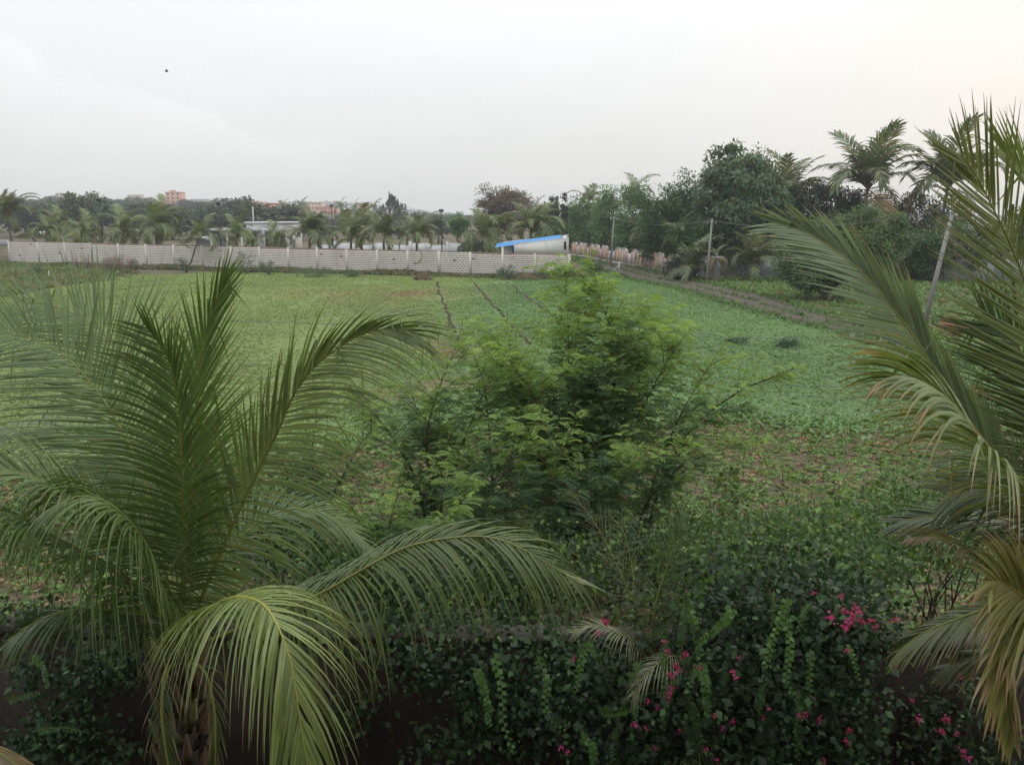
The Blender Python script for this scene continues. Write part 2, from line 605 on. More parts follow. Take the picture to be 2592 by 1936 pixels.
# the green bed the crop grows on: a grid clipped to the field outline
fs = 0.8
fx = np.arange(-62, 34, fs); fy = np.arange(19, 104, fs)
cx, cy_ = np.meshgrid(fx + fs / 2, fy + fs / 2)
inside = in_poly(np.stack([cx.ravel(), cy_.ravel()], 1), FIELD)
nf = len(fx) + 1
vx, vy = np.meshgrid(np.append(fx, fx[-1] + fs), np.append(fy, fy[-1] + fs))
kk = (np.arange(len(fy))[:, None] * nf + np.arange(len(fx))[None]).ravel()[inside]
fcol = field_col(vx.ravel(), vy.ravel()) * 0.8
mfield, t_, bs_ = mat_new('crop_bed')
k_ = mth(t_, 'ADD', mth(t_, 'MULTIPLY', world_noise(t_, 3.5, 5, 0.7), 1.5), 0.25)
sc_ = t_.nodes.new('ShaderNodeVectorMath'); sc_.operation = 'SCALE'
t_.links.new(attr_col(t_), sc_.inputs[0]); t_.links.new(k_, sc_.inputs['Scale'])
t_.links.new(sc_.outputs[0], bs_.inputs['Base Color'])
bs_.inputs['Roughness'].default_value = 0.95
bs_.inputs['Specular IOR Level'].default_value = 0.1
bm_ = nd(t_, 'ShaderNodeBump', Strength=1.0, Distance=0.1)
t_.links.new(world_noise(t_, 6, 6, 0.7), bm_.inputs['Height']); t_.links.new(bm_.outputs[0], bs_.inputs['Normal'])
fz = 0.03 + 0.02 * RNG.random(vx.size)
field = obj('crop_field', make_mesh('crop_field', np.stack([vx.ravel(), vy.ravel(), fz], 1), np.stack([kk, kk + 1, kk + nf + 1, kk + nf], 1), fcol, mfield))
tag(field, kind='structure')

FUR = [[(1106, 716), (1112, 742), (1128, 780), (1145, 822), (1162, 872), (1185, 930)],
       [(1200, 718), (1224, 748), (1262, 790), (1300, 832), (1345, 880)],
       [(1288, 716), (1316, 742), (1352, 768), (1395, 795)]]
fur_w = [[gr(*p) for p in f] for f in FUR]


def seg_dist(P, a, b):
    a = np.array(a[:2]); b = np.array(b[:2])
    t = np.clip(((P - a) @ (b - a)) / ((b - a) @ (b - a)), 0, 1)
    return np.linalg.norm(P - (a + t[:, None] * (b - a)), axis=1)


for f in fur_w:
    mb = MB()
    pts = []
    for i in range(len(f) - 1):
        for k in range(8):
            p = f[i].lerp(f[i + 1], k / 8)
            pts.append(p + Vector((random.uniform(-.12, .12), 0, 0.05 + random.uniform(-.02, .04))))
    w = [0.08 + 0.11 * random.random() for _ in pts]
    V = []
    for p, ww in zip(pts, w):
        V += [(p.x - ww, p.y, 0.02), (p.x - ww * .4, p.y, .09 + random.random() * .05), (p.x + ww * .4, p.y, .08 + random.random() * .05), (p.x + ww, p.y, 0.02)]
    q = [(4 * i + j, 4 * i + j + 1, 4 * i + 5 + j, 4 * i + 4 + j) for i in range(len(pts) - 1) if i % 3 == 0 or random.random() > .12 for j in range(3)]
    mb.add(V, q)
    tag(mb.build('furrow_ridge', M['furrow']), kind='structure')

mb = MB()
U = [gr(*p) for p in ROAD_U]; Lr = [gr(*p) for p in ROAD_L]
V = []
for a, b in zip(U, Lr):
    for k in range(5):
        p = a.lerp(b, k / 4)
        V.append((p.x, p.y, 0.045 + (0.0, .03, .0, .03, 0.0)[k] * 0.6))
mb.add(V, [(5 * i + j, 5 * i + j + 1, 5 * i + 6 + j, 5 * i + 5 + j) for i in range(len(U) - 1) for j in range(4)])
tag(mb.build('dirt_track', M['track']), kind='structure')


# ---- clump prototypes and scattering
def proto_clump(n, spread=0.5, h=0.8, w=0.35, elev=(0.3, 1.3), ln=1.0):
    az = RNG.random(n) * 2 * math.pi
    el = elev[0] + RNG.random(n) * (elev[1] - elev[0])
    D = np.stack([np.cos(az) * np.cos(el), np.sin(az) * np.cos(el), np.sin(el)], 1)
    P = np.stack([RNG.normal(size=n) * spread * .5, RNG.normal(size=n) * spread * .5, RNG.random(n) * h * 0.5], 1)
    N = unit(sphere_pts(n) * .5 + np.array([0, 0, 1.0]))
    V, Fq, _ = leaves(P, D, ln * (0.6 + 0.5 * RNG.random(n)), w * (0.7 + .5 * RNG.random(n)), N, cup=0.25)
    return V, Fq


def scatter(P, protos, scale, cols, lv=0.5):
    out = []
    which = RNG.integers(0, len(protos), len(P))
    for k, (v, f) in enumerate(protos):
        s = which == k
        p = P[s]; m = len(p)
        if not m: continue
        a = RNG.random(m) * 2 * math.pi
        ca, sa = np.cos(a)[:, None], np.sin(a)[:, None]
        sc = scale[s][:, None]
        X = (v[None, :, 0] * ca - v[None, :, 1] * sa) * sc + p[:, None, 0]
        Y = (v[None, :, 0] * sa + v[None, :, 1] * ca) * sc + p[:, None, 1]
        Z = v[None, :, 2] * sc + p[:, None, 2]
        VV = np.stack([X, Y, Z], 2).reshape(-1, 3)
        FF = (f[None] + (np.arange(m) * len(v))[:, None, None]).reshape(-1, 4)
        lf = np.repeat(1 - lv / 2 + lv * RNG.random((m, len(v) // 4)), 4, axis=1)
        CC = (cols[s][:, None, :] * lf[:, :, None]).reshape(-1, 3)
        out.append((VV, FF, CC))
    return merge(out)


def in_view(P, margin=6.0):
    """keep points inside the horizontal field of view plus a margin in metres"""
    return (np.abs(P[:, 0]) < P[:, 1] * 0.60 + margin)


crop_protos = [proto_clump(5, 0.9, 0.4, 0.5, (0.1, 1.1)) for _ in range(5)]
P = np.stack([RNG.uniform(-60, 34, 230000), 19 + 84 * RNG.random(230000) ** 1.15], 1)
P = P[in_poly(P, FIELD) & in_view(P, 4)]
dd = np.min([seg_dist(P, f[i], f[i + 1]) for f in fur_w for i in range(len(f) - 1)], axis=0)
nn = np.array([noise.noise(Vector((a * .15, b * .12, 3))) for a, b in P])
bare = (smooth((nn - 0.02) / 0.35)) * ((P[:, 0] > -16) & (P[:, 0] < 0)) * 0.75
P = P[(dd > 0.08 + 0.16 * RNG.random(len(P))) & (RNG.random(len(P)) > bare)]
P = P[:84000] if len(P) > 84000 else P
P3 = np.concatenate([P, np.full((len(P), 1), 0.03)], 1)
s_ = 0.10 + 0.10 * RNG.random(len(P))
V, Fq, Cc = scatter(P3, crop_protos, s_, field_col(P[:, 0], P[:, 1]) * 1.0, 0.26)
o = obj('crop_plants', make_mesh('crop_plants', V, Fq, Cc, M['crop']))
tag(o, 'low green crop plants covering the whole flat field', 'crop', kind='stuff')

# weeds on the verge right of the track, up to the walls
VERGE = gpoly([(1490, 640)] + [p for p in ROAD_U[1:]] + [(3100, 725), (2600, 716), (2000, 703), (1720, 697), (1600, 672)])
P = np.stack([RNG.uniform(8, 75, 60000), RNG.uniform(27, 150, 60000)], 1)
P = P[in_poly(P, VERGE) & in_view(P, 6)][:20000]
nn = np.array([noise.noise(Vector((a * .2, b * .15, 11))) for a, b in P])
P = P[RNG.random(len(P)) > smooth((nn - 0.1) / 0.3) * 0.6]
c = np.array((0.12, 0.21, 0.06)) * (1 + 0.45 * np.array([noise.noise(Vector((a * .12, b * .1, 5))) for a, b in P]))[:, None]
c[RNG.random(len(P)) < 0.12] = (0.2, 0.16, 0.08)
V, Fq, Cc = scatter(np.concatenate([P, np.zeros((len(P), 1))], 1), crop_protos, 0.26 + 0.2 * RNG.random(len(P)), c)
o = obj('verge_weeds', make_mesh('verge_weeds', V, Fq, Cc, M['crop']))
tag(o, 'bright green weeds between the dirt track and the grey wall', 'weeds', kind='stuff')

# track edges and field margins: tufts
tuft = [proto_clump(9, 0.5, 0.2, 0.10, (0.8, 1.5), 1.0) for _ in range(3)]

# weeds and litter on the brown soil close to the near wall
NEAR = gpoly([(-500, 1228), (600, 1148), (1000, 1103), (1500, 1064), (1700, 1044), (1850, 1038), (1950, 1060), (2100, 1076), (2300, 1060), (2750, 1013), (3100, 1120)]) + [(11, 9.6), (-9, 9.6)]
P = np.stack([RNG.uniform(-22, 22, 80000), RNG.uniform(9.6, 31, 80000)], 1)
P = P[in_poly(P, NEAR) & in_view(P, 3)]
nn = np.array([noise.noise(Vector((a * .5, b * .5, 3))) for a, b in P])
P = P[RNG.random(len(P)) > 0.15 + smooth((nn + 0.0) / 0.4) * 0.42][:26000]
c = np.array((0.115, 0.20, 0.05)) * (0.7 + 0.7 * RNG.random((len(P), 1)))
dry = RNG.random(len(P)) < 0.2
c[dry] = np.array((0.26, 0.17, 0.10)) * (0.6 + 0.8 * RNG.random((dry.sum(), 1)))
wp = [proto_clump(7, 1.0, 0.9, 0.5, (0.0, 1.0), 0.75) for _ in range(5)]
V, Fq, Cc = scatter(np.concatenate([P, np.zeros((len(P), 1))], 1), wp, 0.07 + 0.11 * RNG.random(len(P)), c)
o = obj('ground_weeds', make_mesh('ground_weeds', V, Fq, Cc, M['crop']))
tag(o, 'small weeds and dry stalks on the brown soil before the crop field', 'weeds', kind='stuff')

# ragged seam where the crop meets the weedy soil
SEAM = [(600, 1150), (1000, 1105), (1500, 1066), (1700, 1046), (1850, 1040), (1950, 1062), (2100, 1078), (2300, 1062), (2750, 1015)]
pts = []
for a, b in zip(SEAM[:-1], SEAM[1:]):
    A, B = gr(*a), gr(*b)
    for k in range(int((B - A).length * 75)):
        p = A.lerp(B, random.random()); pts.append((p.x, p.y + random.gauss(0, .75) - .15, .02))
P = np.array(pts)
c = field_col(P[:, 0], P[:, 1]) * (.75 + .4 * RNG.random((len(P), 1)))
V, Fq, Cc = scatter(P, crop_protos, .12 + .16 * RNG.random(len(P)), c)
tag(obj('field_edge_weeds', make_mesh('field_edge_weeds', V, Fq, Cc, M['crop'])), 'ragged green growth where the crop field meets the brown weedy soil', 'weeds', kind='stuff')

# bare soil sheets under those weeds
mb = MB()
poly = NEAR
cxm, cym = np.mean([p[0] for p in poly]), 18.0
mb.add([(cxm, cym, 0.012)] + [(p[0], p[1], 0.012) for p in poly], None, [(0, i + 1, (i + 1) % len(poly) + 1) for i in range(len(poly))])
tag(mb.build('soil_patch', M['soil']), kind='structure')
# weedy bank left of the field in front of the wall
bank = gpoly([(-500, 810), (0, 756), (150, 728), (330, 705), (345, 690), (170, 676), (25, 668), (-300, 664)])
bv = [(p[0], p[1], 0.012) for p in bank]
mb = MB(); mb.add([(-60, 95, 0.012)] + bv, None, [(0, i + 1, (i + 1) % len(bv) + 1) for i in range(len(bv))])
tag(mb.build('field_bank', M['soil']), kind='structure')
P = np.stack([RNG.uniform(-90, -35, 20000), RNG.uniform(62, 124, 20000)], 1)
P = P[in_poly(P, bank) & in_view(P, 5)][:5200]
nn = np.array([noise.noise(Vector((a * .16, b * .16, 23))) for a, b in P])
P = P[RNG.random(len(P)) > smooth((nn) / 0.3) * 0.8]
c = np.array((0.13, 0.19, 0.07)) * (0.7 + 0.6 * RNG.random((len(P), 1)))
c[RNG.random(len(P)) < .25] = (0.24, 0.18, 0.12)
V, Fq, Cc = scatter(np.concatenate([P, np.zeros((len(P), 1))], 1), crop_protos + tuft, 0.35 + 0.35 * RNG.random(len(P)), c)
o = obj('bank_weeds', make_mesh('bank_weeds', V, Fq, Cc, M['crop']))
tag(o, 'rough grey-green weeds on the bank at the left end of the block wall', 'weeds', kind='stuff')

# ================================================================== LONG WHITE BLOCK WALL
WA = Vector((-68.9, 122.9, 0)); WB = Vector((6.0, 94.6, 0))
wdir = (WB - WA).normalized(); wlen = (WB - WA).length
wn = Vector((wdir.y, -wdir.x, 0))                       # towards the camera
if wn.y > 0: wn = -wn


def wall_h(s):                                          # s metres from the right end
    return 2.42 + (3.02 - 2.42) * (s / wlen)


def line_hit(px, py, A, B):
    d = ray(px, py)
    # solve (t d.x, t d.y) on AB
    ax, ay, bx, by = A[0], A[1], B[0] - A[0], B[1] - A[1]
    det = d.x * (-by) - d.y * (-bx)
    t = (ax * (-by) - ay * (-bx)) / det
    return Vector((d.x * t, d.y * t, 0))


wall = thing('block_wall', 'long whitewashed block wall with piers across the far side of the field', 'wall', WB)
mb = MB()
for i in range(12):
    s0, s1 = wlen * i / 12, wlen * (i + 1) / 12
    a = WB - wdir * s0; b = WB - wdir * s1
    h0, h1 = wall_h(s0), wall_h(s1)
    mb.prism([a, b, b + Vector((0, 0, h1)), a + Vector((0, 0, h0))], wn * -0.18)
mb.build('mortar_core', M['mortar'], wall)
mb = MB()
pier_s = [0.0, 3.75, 7.5, 11.3, 15.1, 19.0, 22.9, 26.9, 30.9, 34.9, 39.0, 43.2, 47.5, 51.9, 56.3, 60.8, 65.3, 69.9, 74.6, wlen - .15]
for s in pier_s:
    p = WB - wdir * (s + 0.001)
    h = wall_h(s) + 0.015
    pb = MB()
    h += random.uniform(-.03, .05)
    pb.box(p + wn * (-0.07) + Vector((0, 0, h / 2)), (0.28, 0.32, h), wdir, (0.8, 0.8, 0.8))
    pb.build('pier', M['pier'], wall)
BL, BH = 0.42, 0.205
block_me = []
for k in range(6):
    b = MB()
    e = 0.012 * k / 5
    l, d_, h = BL - .036, 0.05, BH - .036
    V = []
    for zz in (-h / 2, h / 2):
        V += [(-l / 2, 0, zz), (l / 2, 0, zz), (l / 2 - .01, -d_ * (.55 + .5 * random.random()), zz * (.86 + .1 * random.random())), (-l / 2 + .012, -d_ * (.55 + .5 * random.random()), zz * (.85 + .1 * random.random()))]
    b.add(V, [(0, 3, 2, 1), (4, 5, 6, 7), (0, 1, 5, 4), (1, 2, 6, 5), (2, 3, 7, 6), (3, 0, 4, 7)])
    vv = np.concatenate(b.v)
    block_me.append(make_mesh('block', vv, b.f4, None, M['whitewash']))
ang = math.atan2(wdir.y, wdir.x)
rest = MB()
nblk = 0
for bi in range(len(pier_s) - 1):
    s0, s1 = pier_s[bi] + .15, pier_s[bi + 1] - .15
    nc = max(1, round((s1 - s0) / BL)); bl = (s1 - s0) / nc
    for ci in range(nc + 1):
        for r in range(int((wall_h(s0) - 0.02) / BH)):
            if r % 2 == 0:
                if ci == nc: continue
                ss, fx_ = s0 + (ci + .5) * bl, 1.0
            else:
                ss, fx_ = (s0 + .25 * bl, .5) if ci == 0 else (s1 - .25 * bl, .5) if ci == nc else (s0 + ci * bl, 1.0)
            if random.random() < .006: continue
            p = WB - wdir * ss + Vector((0, 0, (r + .5) * BH + .015)) + wn * (0.001 + .008 * random.random())
            me = block_me[random.randrange(6)]
            sx = fx_ * bl / BL
            if nblk < 300:
                o = bpy.data.objects.new('block', me)
                C.objects.link(o)
                o.parent = wall
                o.location = p - WB
                o.scale = (sx, 1, 1)
                o.rotation_euler = (0, 0, ang)
                nblk += 1
            else:
                vv = np.array([v.co for v in me.vertices])
                vv[:, 0] *= sx
                ca, sa = math.cos(ang), math.sin(ang)
                W_ = np.stack([vv[:, 0] * ca - vv[:, 1] * sa + p.x, vv[:, 0] * sa + vv[:, 1] * ca + p.y, vv[:, 2] + p.z], 1)
                rest.add(W_, [(0, 3, 2, 1), (4, 5, 6, 7), (0, 1, 5, 4), (1, 2, 6, 5), (2, 3, 7, 6), (3, 0, 4, 7)])
tag(rest.build('block_courses', M['whitewash'], wall), kind='stuff')
# rough coping and stones at the foot
mb = MB()
s = 6.35
while s < wlen - .5:
    l = 0.5 + random.random() * 1.3
    a = WB - wdir * (s + l / 2)
    mb.box(a + wn * (-.09) + Vector((0, 0, wall_h(s) + .012 + .012 * random.random())), (l - .02, 0.23, 0.03 + .03 * random.random()), wdir, (0.27, 0.2, 0.16))
    s += l
mb.build('coping', M['attr'], wall)
# return of the wall along the track
mb = MB()
RB = Vector((6.5, 108.0, 0))
rd = (RB - WB).normalized()
mb.prism([WB + rd * .2 - wdir * .2, RB - wdir * .2, RB - wdir * .2 + Vector((0, 0, 2.4)), WB + rd * .2 - wdir * .2 + Vector((0, 0, 2.42))], wdir * 0.18)
mb.build('return_wall', M['whitewash'], wall)

# metal gate at the far left end of the wall
gt = thing('field_gate', 'dark barred gate beyond the left end of the block wall', 'gate', WA - wdir * 2.0)
g0 = WA - wdir * .4; g1 = WA - wdir * 4.2
for zz in (0.25, 2.05):
    MB().tube([g0 + Vector((0, 0, zz)), g1 + Vector((0, 0, zz))], .035, 5, (.03, .032, .03)).build('rail', M['metal'], gt)
for k in range(14):
    p = g0.lerp(g1, k / 13)
    MB().tube([p + Vector((0, 0, .1)), p + Vector((0, 0, 2.1))], .02, 4, (.03, .032, .03)).build('bar', M['metal'], gt)
lt = MB(); lt.box(g0.lerp(g1, .5) + Vector((0, 0.0, 2.75)), (4.4, .3, .9), wdir, (.33, .34, .34)); lt.build('lintel', M['attr'], gt)

# ================================================================== SHED WITH BLUE ROOF
sh = thing('lean_to_shed', 'small rendered shed with a sloping blue roof at the right end of the block wall', 'shed', WB)
sB = WB - wdir * 0.02; sA = WB - wdir * 6.25                # face on the wall line
back = Vector((-wn.x, -wn.y, 0)) * 3.6
up = Vector((0, 0, 1))


def wpt(s, d, z):
    return WB - wdir * s + Vector((.055, 1, 0)) * d + up * z


z0 = wall_h(0) + .02
mb = MB()
mb.prism([wpt(0.03, 0, z0), wpt(6.2, 0, z0), wpt(6.2, 0, 3.42), wpt(0.03, 0, 4.12)], Vector((.01, .2, 0)))
mb.build('front_wall', M['shedwall'], sh)
mb = MB(); mb.prism([wpt(0.03, .21, 0), wpt(.03, 3.8, 0), wpt(.03, 3.8, 4.12), wpt(.03, .21, 4.12)], wdir * -0.2)
mb.build('side_wall', M['shedwall'], sh)
mb = MB(); mb.prism([wpt(0.24, 3.6, 0), wpt(7.6, 3.6, 0), wpt(7.6, 3.6, 3.45), wpt(.24, 3.6, 4.30)], -wn * 0.2)
mb.build('back_wall', M['shedwall'], sh)
mb = MB(); mb.prism([wpt(6.2, .22, 0), wpt(6.2, 3.58, 0), wpt(6.2, 3.58, 3.35), wpt(6.2, .22, 3.35)], wdir * 0.2)
iw = mb.build('porch_wall', M['shedwall'], sh)
dm = MB(); dm.box(wpt(6.27, 1.0, 1.6), (.06, 1.2, 3.0), wdir, (0.03, 0.10, 0.28)); dm.build('door', M['attr'], sh)
dm = MB(); dm.box(wpt(6.27, 2.6, 2.5), (.05, .9, .9), wdir, (0.04, 0.13, 0.33)); dm.build('shutter', M['attr'], sh)
mb = MB(); mb.box(wpt(7.5, .35, 1.6), (.2, .2, 3.2), wdir, (.62, .62, .6)); mb.build('column', M['attr'], sh)
# blue corrugated sheet: ribs run down the slope, sheets are parts
nsh = 6
for k in range(nsh):
    d0 = 0.22 + k * (3.38 / nsh); d1 = 0.22 + (k + 1) * (3.38 / nsh)
    V = []
    nr = 8
    for i in range(nr + 1):
        d = d0 + (d1 - d0) * i / nr
        rz_ = 0.025 * (i % 2)
        for (s, zz) in ((0.9, 4.02), (8.4, 3.02)):
            p = wpt(s, d, zz + rz_ + 0.10 * d)
            V.append(tuple(p))
    q = [(2 * i, 2 * i + 1, 2 * i + 3, 2 * i + 2) for i in range(nr)]
    rb = MB(); rb.add(V, q, col=(0.085, 0.25, 0.52)); rb.build('roof_sheet', M['attr'], sh)
mb = MB(); mb.prism([wpt(0.2, .2, 4.02), wpt(.88, .2, 3.94), wpt(.88, 3.58, 4.12), wpt(.2, 3.58, 4.28)], up * .07, (.5, .48, .44)); mb.build('roof_slab', M['attr'], sh)
mb = MB(); mb.prism([wpt(0.0, -.02, 4.12), wpt(6.25, -.02, 3.42), wpt(6.25, .24, 3.42), wpt(0, .24, 4.12)], up * .06, (.66, .65, .62)); mb.build('coping', M['attr'], sh)
mb = MB(); mb.prism([wpt(0.0, 3.56, 4.31), wpt(7.7, 3.56, 3.46), wpt(7.7, 3.86, 3.46), wpt(0, 3.86, 4.31)], up * .1, (.7, .69, .67)); mb.build('parapet', M['attr'], sh)
mb = MB(); mb.box(wpt(.42, -.012, 3.35), (.26, .03, .8), wdir, (.035, .035, .035)); w_ = mb.build('window', M['attr'], sh)
mb = MB(); mb.box(wpt(.42, -.03, 3.79), (.4, .05, .06), wdir, (.55, .53, .5)); mb.build('window_hood', M['attr'], w_, origin=WB)
# pipe and stains down the wall under the shed
mb = MB(); mb.tube([wpt(3.1, -.1, 2.4), wpt(3.16, -.1, 1.2), wpt(3.2, -.1, .1)], .04, 5, (.6, .58, .55)); mb.build('drain_pipe', M['attr'], sh)

# ================================================================== PAINTED COMPOUND WALL (pink and cream arches)
PA = gr(1445, 645); PB = gr(1722, 697)
pdir = (PB - PA).normalized(); plen = (PB - PA).length
pn = Vector((pdir.y, -pdir.x, 0))
if pn.x > 0: pn = -pn                                    # towards the track
pang = math.atan2(pdir.y, pdir.x)
PINK = (0.55, 0.27, 0.25); CREAM = (0.62, 0.50, 0.24); PALE = (0.52, 0.47, 0.44); GREYP = (0.45, 0.44, 0.44)
pw = thing('painted_wall', 'grey compound wall with pink and cream arched pilasters along the track', 'wall', PA)
gl_px = [(1447, 1459), (1465, 1485), (1491, 1516), (1522, 1537), (1557, 1587), (1598, 1635), (1644, 1680), (1690, 1720)]
cs = []
for g0_, g1_ in gl_px:
    h0_ = (line_hit(g0_, 680, PA, PB) - PA).length; h1_ = (line_hit(g1_, 680, PA, PB) - PA).length
    cs.append(((h0_ + h1_) / 2, (h1_ - h0_) / 3.2))


def arch_pts(s0, s1, zb, zt, rise):
    pts = [PA + pdir * s0 + up * zb]
    n = 8
    for k in range(n + 1):
        a = math.pi * k / n
        pts.append(PA + pdir * ((s0 + s1) / 2 - math.cos(a) * (s1 - s0) / 2) + up * (zt + math.sin(a) * rise))
    pts.append(PA + pdir * s1 + up * zb)
    return pts


for i, (c, gk) in enumerate(cs):
    nxt = cs[i + 1] if i + 1 < len(cs) else None
    # two arches, cream middles
    for k, cc_ in enumerate((-.78 * gk, .78 * gk)):
        a0, a1 = c + cc_ - .76 * gk, c + cc_ + .76 * gk
        mb = MB(); mb.prism(arch_pts(a0, a1, .2, 1.75, .45), pn * -0.2, PALE)
        ar = mb.build('arch_panel', M['attr'], pw)
        mb = MB(); mb.prism([p + pn * 0.05 for p in arch_pts(a0 + .45 * gk, a1 - .45 * gk, .2, 1.72, .25)], pn * -0.04, (CREAM if k == (i % 2) else (.56, .45, .40)))
        mb.build('arch_inset', M['attr'], ar, origin=PA)
        # a rim following the arch
        mb = MB(); mb.tube([p + pn * .03 for p in arch_pts(a0, a1, 1.2, 1.75, .45)], .06, 5, PALE); mb.build('arch_rim', M['attr'], ar, origin=PA)
    for off, colr in ((-1.5, PINK), (-.72, PINK), (0, CREAM), (.8, PINK), (1.5, PINK)):
        mb = MB(); mb.box(PA + pdir * (c + off * gk) + pn * .05 + up * 1.02, (.12 + .06 * gk, .12, 1.72), pdir, colr)
        mb.build('pilaster', M['attr'], pw)
    if nxt:
        a, b = c + 1.56 * gk, nxt[0] - 1.56 * nxt[1]
        mb = MB(); mb.prism([PA + pdir * a + up * .2, PA + pdir * b + up * .2, PA + pdir * b + up * 1.6, PA + pdir * a + up * 1.6], pn * -.18, GREYP)
        mb.build('panel', M['attr'], pw)
mb = MB(); mb.prism([PA - pdir * 1.6 + up * 0, PA + pdir * (plen + .5), PA + pdir * (plen + .5) + up * .2, PA - pdir * 1.6 + up * .2], pn * -.3, (.5, .48, .45))
for v in mb.v: v += np.array(pn * 0.12)
mb.build('plinth', M['attr'], pw)

# ================================================================== PLAIN GREY COMPOUND WALL
QA = PA + pdir * (plen + 1.9); QB = gr(3300, 728)
qd = (QB - QA).normalized(); qlen = (QB - QA).length
qn = Vector((qd.y, -qd.x, 0))
if qn.y > 0: qn = -qn
gw_ = thing('grey_wall', 'plain grey rendered compound wall behind the weedy verge', 'wall', QA)
s = 0
while s < qlen:
    e = min(s + 6.0, qlen)
    mb = MB(); mb.prism([QA + qd * s, QA + qd * (e - .02), QA + qd * (e - .02) + up * 2.22, QA + qd * s + up * 2.22], -qn * .2)
    mb.build('panel', M['greywall'], gw_)
    s = e
mb = MB()
for k in range(160):
    p = QA + qd * (qlen * (k + random.random()) / 160) + qn * random.uniform(.08, .2)
    mb.box(p + up * .1, (.3 + .3 * random.random(), .25, .16 + .14 * random.random()), qd, (.16, .14, .13), taper=.8)
mb.build('footing_stones', M['concrete'], gw_)

# ================================================================== UTILITY POLES AND LINES
def pole(name, label, base, top, r0, r1, col, crossz=None, cdir=(1, 0, 0), holes=False):
    t = thing(name, label, 'pole', base)
    mb = MB()
    b, tp = Vector(base), Vector(top)
    d = (tp - b)
    mb.box(b.lerp(tp, .5), (r0 * 2, r0 * 1.5, d.length + .3), (1, 0, 0), col, d.normalized(), taper=r1 / r0)
    mb.build('shaft', M['concrete'], t)
    if crossz:
        cd = Vector(cdir).normalized()
        c0 = b + d * crossz
        mb = MB(); mb.box(c0 + Vector((0, -r0, 0)), (.9, .06, .06), cd, (.12, .11, .1)); ca = mb.build('cross_arm', M['metal'], t)
        for k in (-.4, 0, .4):
            mb = MB(); mb.tube([c0 + cd * k + up * .03, c0 + cd * k + up * .09, c0 + cd * k + up * .2], [.03, .03, .02], 6, (.5, .5, .48))
            mb.build('insulator', M['attr'], ca, origin=base)
    return t


pb = [gr(2337, 832), gr(1788, 716), gr(1545, 671)]
pole('utility_pole', 'grey concrete pole leaning right over the brown heap on the verge', pb[0], pb[0] + Vector((1.15, 0, 7.0)), .125, .08, (.27, .26, .25), .95)
pole('utility_pole', 'slim concrete pole beside the shaggy palm trunk at the track edge', pb[1], pb[1] + Vector((.3, 0, 6.0)), .12, .07, (.27, .26, .245), .95)
pole('utility_pole', 'slim grey pole standing against the painted arch wall', pb[2], pb[2] + Vector((.35, 0, 6.2)), .13, .08, (.26, .26, .25), .95)
p4 = at(1416, 640, 152); p4.z = 0
pole('utility_pole', 'thin pale pole behind the blue roofed shed', p4, at(1418, 552, 152), .12, .08, (.42, .42, .42))


def sag_line(name, label, a, b, sag, r, n=24, group=None, col=(.12, .12, .12)):
    pts = [Vector(a).lerp(Vector(b), i / n) - up * sag * 4 * (i / n) * (1 - i / n) for i in range(n + 1)]
    mb = MB(); mb.tube(pts, r, 4, col)
    return tag(mb.build(name, M['wire'], origin=tuple(a)), label, 'cable', group)


tops = [pb[0] + Vector((1.1, 0, 6.75)), pb[1] + Vector((.28, 0, 5.85)), pb[2] + Vector((.33, 0, 6.0))]
for k in (-.4, 0, .4):
    o_ = Vector((k, 0, 0))
    sag_line('power_line', 'thin power line between the leaning pole and the pole by the shaggy palm', tops[0] + o_ + up * .2, tops[1] + o_ + up * .2,   .9, .009, group='lines between the leaning pole and the palm trunk pole')
    sag_line('power_line', 'thin power line from the palm trunk pole to the painted wall pole', tops[1] + o_ + up * .2, tops[2] + o_ + up * .2, .7, .010, group='lines between the palm trunk pole and the painted wall pole')
YW = 17.0
for (a, b, lab) in (((-500, 770), (3100, 886), 'topmost of the four wires strung across in front of the field'),
                    ((-500, 870), (3100, 1010), 'second wire from the top of the four in front of the field'),
                    ((-500, 906), (3100, 1032), 'third wire from the top of the four in front of the field'),
                    ((-500, 962), (3100, 1062), 'lowest of the four wires strung across in front of the field')):
    sag_line('overhead_wire', 'thin grey ' + lab, at(*a, YW), at(*b, YW), .06, .0055, 30, 'wires strung across in front of the field', (.2, .19, .18))
# white marker post with a brace at the track
fp = gr(1567, 692)
t = thing('marker_post', 'short white post with a slanting brace at the near edge of the track', 'post', fp)
MB().box(fp + up * .65, (.12, .12, 1.3), (1, 0, 0), (.55, .55, .53)).build('post', M['concrete'], t)
MB().tube([fp + Vector((-.04, 0, .9)), fp + Vector((-.95, -.1, .03))], .04, 5, (.5, .5, .48)).build('brace', M['concrete'], t)
for (px, py, lab) in ((1456, 700, 'small pale stake in the grass by the corner of the block wall'), (125, 706, 'small pale stake on the weedy bank at the left')):
    p = gr(px, py)
    tag(MB().box(p + up * .4, (.1, .1, .9), (1, .3, 0), (.5, .5, .48), taper=.7).build('stake', M['concrete'], origin=tuple(p)), lab, 'stake')

